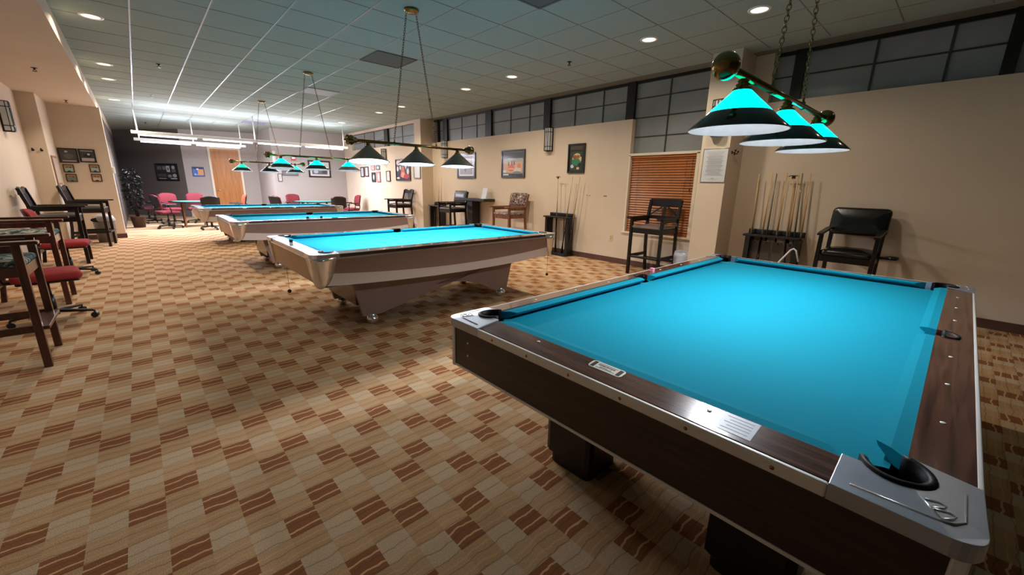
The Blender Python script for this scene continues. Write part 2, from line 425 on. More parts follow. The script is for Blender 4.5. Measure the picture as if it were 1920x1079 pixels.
glazing(XG, 6.2, 8.12, 2.3, H, [6.75, 7.37], [2.83], [(8.02, 8.24, 2.45)])
glazing(XG, 8.12, 10.0, 2.3, H, [8.65, 9.30], [2.83], [(9.93, 10.13, 2.45)])
glazing(XG, 10.1, 10.62, 2.3, H, [], [2.83], [(10.36, 10.42, 2.45)])
glazing(6.17, 11.0, 15.6, 2.4, 3.07, [11.8, 13.8, 14.6], [2.75], [(12.7, 12.95, 2.45)], top=.03)
# window with the wooden blind
bm = nb(); box(bm, (XG, 2.93, .62), (XG+.02, 4.11, 1.92)); win = struct('window_10', bm, FROST)
bm = nb()
box(bm, (XW-.005, 4.09, .60), (XW+.1, 4.12, 1.93)); box(bm, (XW-.005, 2.88, .60), (XW+.1, 2.93, 1.93)); box(bm, (XW-.005, 2.86, 1.915), (XW+.1, 4.12, 1.955))
struct('window_frame', bm, CREAM, win)
bm = nb(); box(bm, (XW-.03, 2.86, .585), (XW+.11, 4.14, .61)); struct('window_sill', bm, CREAM, win)
bl = thing('window_blind', 'closed wooden slat blind in the window beside the column', 'blind', (XW+.045, 3.51, .62))
bm = nb()
for k in range(30):
    z = .035+k*.0418
    box(bm, (-.0015, -.565, -.0205), (.0015, .565, .0205), mx=Matrix.Translation((0, 0, z)) @ Matrix.Rotation(math.radians(26), 4, 'Y'))
obj('slats', bm, BLIND, bl)
bm = nb(); box(bm, (-.025, -.57, 1.255), (.02, .57, 1.29)); obj('headrail', bm, BLIND, bl)
bm = nb(); box(bm, (-.02, -.57, -.01), (.02, .57, .012)); obj('bottom_rail', bm, BLIND, bl)
for yy in (-.42, .42):
    bm = nb(); tube(bm, [(-.019, yy, 0), (-.019, yy, 1.26)], .0016, 5); obj('cord', bm, BUTT, bl)
bm = nb(); tube(bm, [(-.03, -.52, 1.25), (-.03, -.52, .75)], .002, 5); lathe(bm, [(0, .03), (.008, .02), (.01, 0), (0, -.005)], (-.03, -.52, .73), 10); obj('pull_cord', bm, BUTT, bl)
# door in the grey wall
dv = (Vector((3.75, 18.8, 0))-Vector((1.38, 19.6, 0))); dang = math.atan2(dv.y, dv.x)
bm = nb(); box(bm, (-.45, -.03, 0), (.45, -.002, 2.50)); dr = struct('door_1', bm, DOORW)
dc = Vector((1.38, 19.6, 0))+dv.normalized()*1.32; dr.location = dc; dr.rotation_euler = (0, 0, dang)
bm = nb()
for a, b in (((-.52, -.045, 0), (-.45, 0, 2.57)), ((.45, -.045, 0), (.52, 0, 2.57)), ((-.45, -.045, 2.5), (.45, 0, 2.57))): box(bm, a, b)
struct('door_frame', bm, CREAM, dr, bevel=.004)
bm = nb(); tube(bm, [(-.38, -.03, 1.0), (-.38, -.075, 1.0)], .018, 10); tube(bm, [(-.38, -.07, 1.0), (-.24, -.07, 1.0)], .011, 8); struct('door_handle', bm, CHROME, dr)

# ================================================================ CEILING FITTINGS
def downlight(x, y, lab, grp, pw=1.):
    t = thing('ceiling_downlight', lab, 'ceiling light', (x, y, H-.001), 0, grp)
    bm = nb(); lathe(bm, [(.078, -.002), (.080, -.008), (.104, -.006), (.108, .0)], seg=32); obj('trim_ring', bm, WHITE, t)
    bm = nb(); lathe(bm, [(0, -.003), (.079, -.003)], seg=32); obj('lens', bm, LENS, t)
    area('downlight_and_fill_lamp', (0, 0, -.010), DOWN_W*pw, (1, .86, .68), .14, parent=t, spread=math.radians(150))
rl = [(1.77, 'round ceiling downlight directly above the nearest pool table lamp end'), (2.98, 'round ceiling downlight in front of the column and window blind'), (5.47, 'round ceiling downlight third from the camera on the window side'),
      (6.77, 'round ceiling downlight fourth from the camera on the window side'), (9.35, 'round ceiling downlight right of the grey shaded lamp chain'), (10.56, 'round ceiling downlight left of the grey shaded lamp chain'), (13.16, 'farthest round ceiling downlight on the window side')]
for y, s in rl: downlight(4.89, y, s, 'ceiling downlights on the window side', .45 if y < 2.5 else 1.)
for y in (-.72,): area('downlight_and_fill_lamp', (4.89, y, H-.02), DOWN_W*.12, (1, .86, .68), .14, spread=math.radians(150))  # unseen weak fill lamp added out of view, no fixture
ll = [(7.0, 'nearest round ceiling downlight beside the left soffit'), (9.64, 'second round ceiling downlight beside the left soffit'), (10.98, 'third round ceiling downlight beside the left soffit'), (13.69, 'farthest round ceiling downlight beside the left soffit')]
for y, s in ll: downlight(-.1, y, s, 'ceiling downlights beside the left soffit', .8)
for y in (4.4,): area('downlight_and_fill_lamp', (-.1, y, H-.02), DOWN_W*.1, (1, .86, .68), .14, spread=math.radians(150))  # added fill lamp above the view, unseen and without a fitting
def vent(x, y, mat, lab):
    t = thing('ceiling_vent', lab, 'vent', (x, y, H))
    bm = nb(); box(bm, (-.30, -.30, -.008), (.30, .30, .0)); obj('panel', bm, mat, t)
    bm = nb()
    for a, b in (((-.305, -.305, -.012), (-.28, .305, 0)), ((.28, -.305, -.012), (.305, .305, 0)), ((-.28, -.305, -.012), (.28, -.28, 0)), ((-.28, .28, -.012), (.28, .305, 0))): box(bm, a, b)
    obj('frame', bm, mat, t)
vent(3.01, 6.09, VENT, 'grey perforated ceiling vent panel above the second pool table')
vent(3.01, 9.19, M('pale_vent', (176, 178, 184), .6), 'pale ceiling vent panel above the third pool table')
vent(3.01, 3.0, VENT, 'dark ceiling vent panel cut by the top edge of the photo')
vent(3.01, 15.39, M('lilac_vent', (140, 140, 170), .6), 'lilac grey ceiling vent panel above the far card tables')
def sprinkler(x, y, z, lab, mat=BLACK):
    t = thing('fire_sprinkler', lab, 'sprinkler', (x, y, z), 0, 'ceiling sprinklers')
    bm = nb(); lathe(bm, [(0, 0), (.035, 0), (.035, -.004), (.012, -.008), (.01, -.03), (0, -.03)], seg=14); obj('escutcheon', bm, mat, t)
    bm = nb(); lathe(bm, [(0, -.045), (.026, -.045), (.026, -.05), (0, -.05)], seg=12); tube(bm, [(-.012, 0, -.025), (-.014, 0, -.046)], .003, 6); tube(bm, [(.012, 0, -.025), (.014, 0, -.046)], .003, 6); obj('deflector', bm, mat, t)
for x, y, z, s in [(4.92, 4.26, H, 'black ceiling sprinkler head between two downlights on the window side'), (4.9, 8.1, H, 'black ceiling sprinkler head beside the far downlights on the window side'), (.54, 8.98, H, 'black ceiling sprinkler head right of the left downlights'),
                   (-.84, 9.3, ZS, 'nearer black sprinkler head under the left soffit'), (-.81, 12.6, ZS, 'farther black sprinkler head under the left soffit'), (.5, 18.2, H, 'small sprinkler head above the long fluorescent fixture')]: sprinkler(x, y, z, s)
sprinkler(.52, 12.3, H, 'small white sprinkler head beyond the left downlights', WHITE)
def fluorescent(y, z, x0, n, lab):
    ln = .16+n*1.27
    t = thing('fluorescent_fixture', lab, 'ceiling light', (x0, y, z), 0, 'suspended fluorescent fixtures')
    bm = nb(); box(bm, (0, -.055, 0), (ln, .055, .075)); obj('housing', bm, WHITE, t, bevel=.01)
    for k in range(n):
        bm = nb(); tube(bm, [(.14+k*1.27, 0, -.02), (.14+k*1.27+1.14, 0, -.02)], .02, 12); obj('tube', bm, TUBE, t)
        area('tube_lamp', (.14+k*1.27+.57, 0, -.045), FLUO_W, (.86, .86, 1), 1.14, .04, parent=t)
        for sg in (-1, 1): area('tube_uplight', (.14+k*1.27+.57, sg*.03, .10), UP_W, (.84, .84, 1), 1.14, .05, rot=(PI+sg*1.32, 0, 0), parent=t)
    for xx in (.12, ln/2, ln-.12):
        bm = nb(); tube(bm, [(xx, 0, .07), (xx, 0, H-z)], .012, 8); obj('hanger', bm, WHITE, t)
fluorescent(14.0, 2.44, .08, 4, 'longer white suspended fluorescent fixture with four lit tubes, in front')
fluorescent(16.15, 2.42, .12, 2, 'shorter white suspended fluorescent fixture with two lit tubes, behind the longer one')

# ================================================================ POOL TABLES
TL, TW, ZT = 2.926, 1.582, .80
CW, CN = .120, .166       # wood cap width, cushion nose
PR = .060                 # pocket radius
def arc(c, r, a0, a1, n=10): return [(c[0]+r*math.cos(a0+(a1-a0)*k/n), c[1]+r*math.sin(a0+(a1-a0)*k/n)) for k in range(n+1)]
def corner_xf(i):
    """local corner frame -> table frame"""
    return [lambda p: (p[0], p[1]), lambda p: (TL-p[0], p[1]), lambda p: (TL-p[0], TW-p[1]), lambda p: (p[0], TW-p[1])][i]
def table(style, loc, label):
    t = thing('pool_table', label, 'pool table', loc, 0, None if style == 'wood' else 'chrome cornered pool tables')
    global TL, TW
    wd = style == 'wood'
    TL, TW = (2.955, 1.622) if wd else (2.926, 1.582)
    CW, CN, drop = (.112, .170, .014) if wd else (.120, .166, .006)
    def slope(bm):
        """rail tops fall away towards the outer edge"""
        for v in bm.verts:
            if v.co.z > ZT-.002:
                d = min(v.co.x, TL-v.co.x, v.co.y, TW-v.co.y); v.co.z -= drop*(1-min(1, max(0, d/CW)))
        return bm
    a = .214; PC = (.148, .125)
    # slate bed with cloth, notched at the six pockets
    pts = []
    q = .118
    n1 = arc(PC, PR, math.radians(80), math.radians(10), 8)
    side = lambda y: (TL/2, y)
    def cn(i, rev):
        f = corner_xf(i); p = [f(x) for x in n1]; return p[::-1] if rev else p
    pts += cn(0, False)
    pts += arc((TL/2, .098), .055, math.radians(160), math.radians(20), 6)
    pts += cn(1, True); pts += cn(2, False)
    pts += arc((TL/2, TW-.098), .055, math.radians(-20), math.radians(-160), 6)
    pts += cn(3, True)
    bm = nb(); prism(bm, pts, .735, .762); bmesh.ops.triangulate(bm, faces=[f for f in bm.faces if len(f.verts) > 4]); obj('bed_cloth', bm, FELT, t)
    # cushions: outer line, nose line
    def cush(nm, o0, o1, n0, n1_, inward):
        """o0,o1 outer ends; n0,n1 nose ends (2d); profile triangular"""
        bm = nb(); r = []
        for o, n in ((o0, n0), (o1, n1_)):
            back = Vector((o[0], o[1], 0)); nose = Vector((n[0], n[1], 0)); d = nose-back
            r.append([back+Vector((0, 0, ZT-.004)), back+d*.55+Vector((0, 0, ZT-.001)), nose+Vector((0, 0, ZT-.006)), nose-d*.08+Vector((0, 0, ZT-.016)), back+d*.35+Vector((0, 0, .762)), back+Vector((0, 0, .762))])
        loft(bm, r); obj('cushion', bm, FELT, t)
    co, cn_ = .210, .264; so, sn = .056, .070
    m = TL/2
    for yo, yn in ((CW-.003, CN), (TW-CW+.003, TW-CN)):
        cush('c', (co, yo), (m-so, yo), (cn_, yn), (m-sn, yn), 1)
        cush('c', (m+so, yo), (TL-co, yo), (m+sn, yn), (TL-cn_, yn), 1)
    for xo, xn in ((CW-.003, CN), (TL-CW+.003, TL-CN)):
        cush('c', (xo, co), (xo, TW-co), (xn, cn_), (xn, TW-cn_), 1)
    # rail caps
    capm, capmy = (TOPWOOD, TOPWOODY) if wd else (RAILB, SILVERR)
    for s in (0, 1):
        f = (lambda p: p) if s == 0 else (lambda p: (TL-p[0], TW-p[1]))
        poly = [(a-.01, .004), (TL-a+.01, .004), (TL-a+.01, CW)] + arc((m, .098), .056, math.radians(22), math.radians(-202), 12) + [(a-.01, CW)]
        poly = [(a-.01, .004), (TL-a+.01, .004), (TL-a+.01, CW), (m+.052, CW)] + arc((m, .098), .056, math.radians(20), math.radians(-200), 12) + [(m-.052, CW), (a-.01, CW)]
        bm = nb(); prism(bm, [f(p) for p in poly], .762, ZT); bmesh.ops.triangulate(bm, faces=[x for x in bm.faces if len(x.verts) > 4]); obj('rail', slope(bm), capm, t, bevel=.006)
        poly = [(.004, a-.01), (CW, a-.01), (CW, TW-a+.01), (.004, TW-a+.01)]
        bm = nb(); prism(bm, [f(p) for p in poly], .762, ZT); obj('rail', slope(bm), capmy, t, bevel=.006)
    # sights
    def sight(x, y):
        bm = nb(); lathe(bm, [(0, .0012), (.006, .0012), (.0066, 0)], (x, y, ZT+.0003-drop*(1-min(x, TL-x, y, TW-y)/CW)), 10); obj('sight', bm, PLASTICW, t)
    for k in (1, 2, 3, 5, 6, 7):
        xx = CN+(TL-2*CN)*k/8
        for yy in (.065, TW-.065): sight(xx, yy)
    for k in (1, 2, 3):
        yy = CN+(TW-2*CN)*k/4
        for xx in (.08, TL-.08): sight(xx, yy)
    # corner castings
    for i in range(4):
        f = corner_xf(i)
        r = .045 if wd else .085
        poly = [(a, -.004)] + [(a*.5, -.006)] + arc((r-.008, r-.008), r, -PI/2, -PI, 6) + [(-.006, a*.5), (-.004, a), (CW+.002, a)] + arc(PC, PR+.004, math.acos(-(PC[0]-CW-.002)/(PR+.004)), 2*PI-math.asin((PC[1]-CW-.002)/(PR+.004)), 16) + [(max(a, PC[0]+PR+.006), CW+.002)]
        bm = nb(); prism(bm, [f(p) for p in poly], .765 if not wd else .752, ZT+.004)
        bmesh.ops.triangulate(bm, faces=[x for x in bm.faces if len(x.verts) > 4])
        c = obj('corner_casting', slope(bm), ALUD if wd else CHROME, t, bevel=.007, seg=3)
        # raised border and emblem on top
        if wd:
            bm = nb(); pl = [(.16, .022), (.055, .022), (.034, .036), (.026, .06), (.022, a-.03)]
            tube(bm, [(*f(p), ZT+.0045-drop*(1-min(1, min(p)/CW))) for p in pl], .002, 6)
            P0, ux, uy = Vector((.055, .066)), Vector((-.806, -.59)), Vector((.59, -.806))
            def E(u, v): w_ = P0+ux*u*1.05+uy*(v+.008)*1.6; return (*f((w_.x, w_.y)), ZT+.0045-drop*(1-min(1, min(w_)/CW)))
            tube(bm, [E(-.026, -.010), E(.026, -.010)], .0016, 6)
            tube(bm, [E(-.020, -.008), E(-.016, .006), E(-.008, .010), E(-.002, .004), E(-.001, -.008)], .0016, 6)
            tube(bm, [E(.002, -.008), E(.006, .006), E(.014, .010), E(.021, .004), E(.024, -.009)], .0016, 6)
            obj('emblem', bm, CHROME, c)
        # black pocket liner and pocket well
        bm = nb(); A = arc(PC, PR+.003, PI*.56, 1.97*PI, 18); B = arc(PC, PR-.013, PI*.56, 1.97*PI, 18)
        loft(bm, [[(*f(A[k]), .755), (*f(A[k]), ZT+.008), (*f(((A[k][0]+B[k][0])/2, (A[k][1]+B[k][1])/2)), ZT+.010), (*f(B[k]), ZT+.004), (*f(B[k]), .74)] for k in range(19)], smooth=True)
        obj('pocket_liner', slope(bm), RUBBER, t)
        bm = nb(); lathe(bm, [(PR, .76), (PR-.004, .66), (0, .64)], (*f(PC), 0), 20); obj('pocket', bm, RUBBER, t)
    for yy, s in ((.098, 1), (TW-.098, -1)):
        bm = nb(); A = arc((0, 0), .057, PI, 2*PI, 14); B = arc((0, 0), .046, PI, 2*PI, 14)
        loft(bm, [[(m+A[k][0], yy+s*A[k][1], .755), (m+A[k][0], yy+s*A[k][1], ZT+.005), (m+B[k][0], yy+s*B[k][1], ZT+.004), (m+B[k][0], yy+s*B[k][1], .74)] for k in range(15)], smooth=True)
        obj('pocket_liner', slope(bm), RUBBER, t)
        bm = nb(); lathe(bm, [(.056, .76), (.05, .66), (0, .64)], (m, yy, 0), 18); obj('pocket', bm, RUBBER, t)
    if wd:
        # aluminium trim band round the rails, apron, bottom edging, corner strips
        def band(p0, p1, nrm, nm, z0, z1, o0, o1, mat, bev):
            bm = nb(); p0, p1, nrm = Vector(p0), Vector(p1), Vector(nrm)
            q = [p0+nrm*o0, p1+nrm*o0, p1+nrm*o1, p0+nrm*o1]; prism(bm, [(v.x, v.y) for v in q], z0, z1); return obj(nm, bm, mat, t, bevel=bev, seg=3)
        sides = [((a, 0, 0), (TL-a, 0, 0), (0, -1, 0), DWOOD), ((a, TW, 0), (TL-a, TW, 0), (0, 1, 0), DWOOD), ((0, a, 0), (0, TW-a, 0), (-1, 0, 0), DWOODY), ((TL, a, 0), (TL, TW-a, 0), (1, 0, 0), DWOODY)]
        for p0, p1, nr, dm in sides:
            band(p0, p1, nr, 'trim_band', .752, ZT+.001-drop, -.008, .006, ALU, .005)
            P0, P1 = Vector(p0), Vector(p1); L_ = (P1-P0).length; n = 6 if L_ < 2 else 12
            for k in range(n):
                pp = P0+(P1-P0)*(k+.5)/n+Vector(nr)*.006
                bm = nb(); lathe(bm, [(0, .002), (.004, .0015), (.0055, 0)], (0, 0, 0), 8, mx=Matrix.Translation((pp.x, pp.y, .768)) @ Vector((0, 0, 1)).rotation_difference(Vector(nr)).to_matrix().to_4x4()); obj('rivet', bm, BRASS, t)
        for p0, p1, nr, dm in [((0, 0, 0), (TL, 0, 0), (0, -1, 0), DWOOD), ((0, TW, 0), (TL, TW, 0), (0, 1, 0), DWOOD), ((0, 0, 0), (0, TW, 0), (-1, 0, 0), DWOODY), ((TL, 0, 0), (TL, TW, 0), (1, 0, 0), DWOODY)]:
            e = (Vector(p1)-Vector(p0)).normalized()*.02
            band(Vector(p0)+e, Vector(p1)-e, nr, 'apron', .565, .757, -.035, -.012, dm, 0)
            band(Vector(p0)+e*.7, Vector(p1)-e*.7, nr, 'edge_trim', .555, .566, -.036, -.008, ALU, .002)
        for i in range(4):
            f = corner_xf(i); bm = nb(); pp = [f(x) for x in ((.006, .006), (.03, .006), (.03, .02), (.02, .03), (.006, .03))]
            prism(bm, pp, .552, .757); obj('corner_strip', bm, ALU, t, bevel=.004)
            for z in (.60, .66):
                pass
        for yy in (1.50, ):
            for zz in (.69, .63):
                bm = nb(); lathe(bm, [(0, .002), (.005, .001), (.006, 0)], seg=8, mx=Matrix.Translation((.012, yy, zz)) @ Matrix.Rotation(-PI/2, 4, 'Y')); obj('screw', bm, ALU, t)
        bm = nb(); box(bm, (.05, .05, .60), (TL-.05, TW-.05, .735)); obj('bed_frame', bm, BLACK, t)
        for lx in (.53, TL-.53):
            for ly in (.41, TW-.41):
                bm = nb(); pl = rrect(lx-.14, ly-.14, lx+.14, ly+.14, .03, 2); loft(bm, [[(x, y, .07) for x, y in pl], [(x, y, .6) for x, y in pl]])
                l = obj('leg', bm, M('black_laminate', (20, 14, 13), .35), t)
                bm = nb(); pl = rrect(lx-.12, ly-.12, lx+.12, ly+.12, .03, 2); prism(bm, pl, 0, .07); obj('foot', bm, BLACK, l)
        # name plate and score sticker on the near rail
        SL = Matrix.Translation((CW, 0, ZT)) @ Matrix.Rotation(-math.atan(drop/CW), 4, 'Y') @ Matrix.Translation((-CW, 0, -ZT))
        bm = nb(); pl = rrect(-.064, -.022, .064, .022, .012, 3); prism(bm, pl, 0, .0012, mx=SL @ Matrix.Translation((.083, .822, ZT)) @ Matrix.Rotation(PI/2, 4, 'Z'))
        npl = obj('name_plate', bm, ALU, t)
        bm = nb(); R = SL @ Matrix.Translation((.083, .822, ZT)) @ Matrix.Rotation(-PI/2, 4, 'Z')
        for (x0, y0, x1, y1) in ((-.056, -.0175, -.042, .0175), (.042, -.0175, .056, .0175)): box(bm, (x0, y0, .0012), (x1, y1, .0015), 0, R)
        for yy in (.012, -.014): box(bm, (-.036, yy, .0012), (.036, yy+.002, .0015), 0, R)
        rnd = random.Random(3)
        x = -.034
        while x < .03:
            ww = rnd.uniform(.002, .005); box(bm, (x, .001, .0012), (x+ww, .008, .0015), 0, R); x += ww+.0016
        x = -.022
        while x < .02:
            ww = rnd.uniform(.0015, .004); box(bm, (x, -.009, .0012), (x+ww, -.004, .0015), 0, R); x += ww+.0016
        obj('engraving', bm, BLACK, npl)
        bm = nb(); box(bm, (.026, .372, ZT), (.104, .456, ZT+.0008), 0, SL); st = obj('score_sticker', bm, M('worn_sticker', (150, 160, 178), .35, var=.05, vscale=40), t, label='worn pale sticker on the near rail')
        bm = nb(); 
        for k in range(5): box(bm, (.038+k*.013, .382, ZT+.0008), (.041+k*.013, .446-.01*(k % 2), ZT+.001), 0, SL)
        obj('print', bm, M('faded_print', (120, 132, 154), .5), st)
    else:
        # sculpted chrome corners: wide at the top, a rounded point below
        for i in range(4):
            f = corner_xf(i); rings = []
            for z, aa, ins in ((.766, .190, -.008), (.74, .185, -.004), (.70, .172, .001), (.64, .15, .009), (.58, .12, .017), (.54, .09, .023), (.515, .05, .030), (.505, .025, .04)):
                r = min(.075, aa*.8)
                out = [(ins+aa, ins)] + [(ins+r-r*math.sin(k*PI/12), ins+r-r*math.cos(k*PI/12)) for k in range(7)] + [(ins, ins+aa)]
                inn = [(ins+.022, ins+aa), (ins+.03+r*.3, ins+.03+r*.3), (ins+aa, ins+.022)]
                rings.append([(*f(p), z) for p in out+inn])
            bm = nb(); loft(bm, rings, smooth=True); o = obj('corner_casting', bm, CHROME, t)
        def panel(nm, pts, mat, thick, d):
            """pts: list of (u, ztop, zbot) along side; d: function (u, z, depth)->xyz"""
            bm = nb(); n = len(pts)
            top = [bm.verts.new(d(u, zt, 0)) for u, zt, zb in pts]; bot = [bm.verts.new(d(u, zb, 0)) for u, zt, zb in pts]
            tb = [bm.verts.new(d(u, zt, thick)) for u, zt, zb in pts]; bb = [bm.verts.new(d(u, zb, thick)) for u, zt, zb in pts]
            for k in range(n-1):
                bm.faces.new((top[k], top[k+1], bot[k+1], bot[k])); bm.faces.new((tb[k], bb[k], bb[k+1], tb[k+1]))
                bm.faces.new((top[k], tb[k], tb[k+1], top[k+1])); bm.faces.new((bot[k], bot[k+1], bb[k+1], bb[k]))
            bm.faces.new((top[0], bot[0], bb[0], tb[0])); bm.faces.new((top[-1], tb[-1], bb[-1], bot[-1]))
            return obj(nm, bm, mat, t)
        ins = lambda z: (.76-z)*.14+.003
        for s in (0, 1):
            g = (lambda u, z, k: (u, ins(z)+k, z)) if s == 0 else (lambda u, z, k: (u, TW-ins(z)-k, z))
            us = [.10+k*(TL-.20)/16 for k in range(17)]
            cv = lambda u: 4*(u/TL)*(1-u/TL)
            panel('apron', [(u, .752, .645-.08*cv(u)) for u in us], MAUVE, .02, g)
            panel('lower_apron', [(u, .645-.08*cv(u), .53-.055*cv(u)) for u in us], WHITEL, .03, g)
            panel('edge_trim', [(.07, .766, .750), (TL-.07, .766, .750)], CHROME, .03, (lambda u, z, k: (u, -.003+k, z)) if s == 0 else (lambda u, z, k: (u, TW+.003-k, z)))
            g = (lambda u, z, k: (ins(z)+k, u, z)) if s == 0 else (lambda u, z, k: (TL-ins(z)-k, u, z))
            us = [.10+k*(TW-.20)/8 for k in range(9)]
            panel('apron', [(u, .752, .54) for u in us], TAN, .025, g)
            panel('edge_trim', [(.07, .766, .750), (TW-.07, .766, .750)], CHROME, .03, (lambda u, z, k: (-.003+k, u, z)) if s == 0 else (lambda u, z, k: (TL+.003-k, u, z)))
        bm = nb(); box(bm, (.09, .09, .50), (TL-.09, TW-.09, .735)); obj('bed_frame', bm, BLACK, t)
        # cradle base: two arched side panels, end panels, ball feet
        for s in (0, 1):
            y0 = .36 if s == 0 else TW-.36-.045
            arch = [(.42, .50), (.52, .085), (.70, .085), (.76, .11), (.86, .16), (.98, .22), (1.12, .26), (1.28, .285), (1.463, .292), (1.65, .285), (1.8, .26), (1.94, .22), (2.06, .16), (2.16, .11), (2.22, .085), (2.40, .085), (2.50, .50)]
            bm = nb(); prism(bm, arch, 0, .045, mx=Matrix.Translation((0, y0+.045, 0)) @ Matrix.Rotation(PI/2, 4, 'X'))
            bmesh.ops.triangulate(bm, faces=[x for x in bm.faces if len(x.verts) > 4])
            obj('side_panel', bm, MAUVE, t, bevel=.004)
            ex = .47 if s == 0 else 2.42
            bm = nb(); box(bm, (ex, .41, .20), (ex+.04, TW-.41, .50)); obj('end_panel', bm, BUTT, t)
        for lx in (.61, 2.31):
            for ly in (.37, TW-.37):
                bm = nb(); lathe(bm, [(0, 0), (.026, .002), (.05, .016), (.06, .044), (.052, .07), (.034, .086), (.03, .10)], (lx, ly, 0), 20); obj('ball_foot', bm, CHROME, t)
        # chrome rack rod under the near side
        bm = nb(); tube(bm, [(1.25, .34, .46), (1.25, .33, .41), (1.30, .33, .40), (1.55, .33, .42), (1.9, .33, .44), (1.92, .34, .46)], .008, 8); obj('rack_rod', bm, CHROME, t)
    return t
t1 = table('wood', (.972, -.134, 0), 'nearest pool table with walnut wood rails, aluminium corners and teal felt')
t2 = table('chrome', (.955, 3.431, 0), 'second pool table from the camera, silver corners, arched base fully in view')
t3 = dup(t2, (.918, 6.983, 0), 0, 'third pool table from the camera, partly hidden behind the second one')
t4 = dup(t2, (.862, 10.532, 0), 0, 'farthest pool table, beside the door and card tables')

def small(name, label, cat, bm, mat, loc, group=None, rz=0):
    o = obj(name, bm, mat); o.location = loc; o.rotation_euler = (0, 0, rz); return tag(o, label, cat, group)
def cube_bm(s=.022):
    bm = nb(); box(bm, (-s/2, -s/2, 0), (s/2, s/2, s)); bmesh.ops.bevel(bm, geom=bm.edges[:], offset=.0015, segments=1, affect='EDGES'); return bm
small('chalk_cube', 'pink and white chalk cube on the far rail of the nearest table', 'chalk', cube_bm(.026), PINKC, (2.66, 1.425, ZT-.006))
small('chalk_cube', 'dark chalk cube on the left end rail of the second pool table', 'chalk', cube_bm(.03), BLUEC, (1.02, 4.30, ZT+.0005))
small('chalk_cube', 'left one of two dark chalk cubes on the third pool table', 'chalk', cube_bm(.03), BLUEC, (1.95, 7.04, ZT+.0005))
small('chalk_cube', 'right one of two dark chalk cubes on the third pool table', 'chalk', cube_bm(.03), BLUEC, (2.16, 7.04, ZT+.0005))
def hang(loc, ztop, lab):
    t = thing('hanging_chalk_holder', lab, 'hanging ball', loc)
    bm = nb(); tube(bm, [(0, 0, .02), (0, 0, ztop-loc[2])], .0016, 5); obj('cord', bm, BUTT, t)
    bm = nb(); lathe(bm, [(0, -.02), (.014, -.015), (.02, 0), (.014, .015), (0, .02)], seg=16); obj('ball', bm, REDB, t)
hang((.985, 4.43, .295), .545, 'small dark red ball hanging on a cord at the left end of the second table')
hang((3.80, 3.50, .26), .545, 'small dark red ball hanging on a cord at the right corner of the second table')

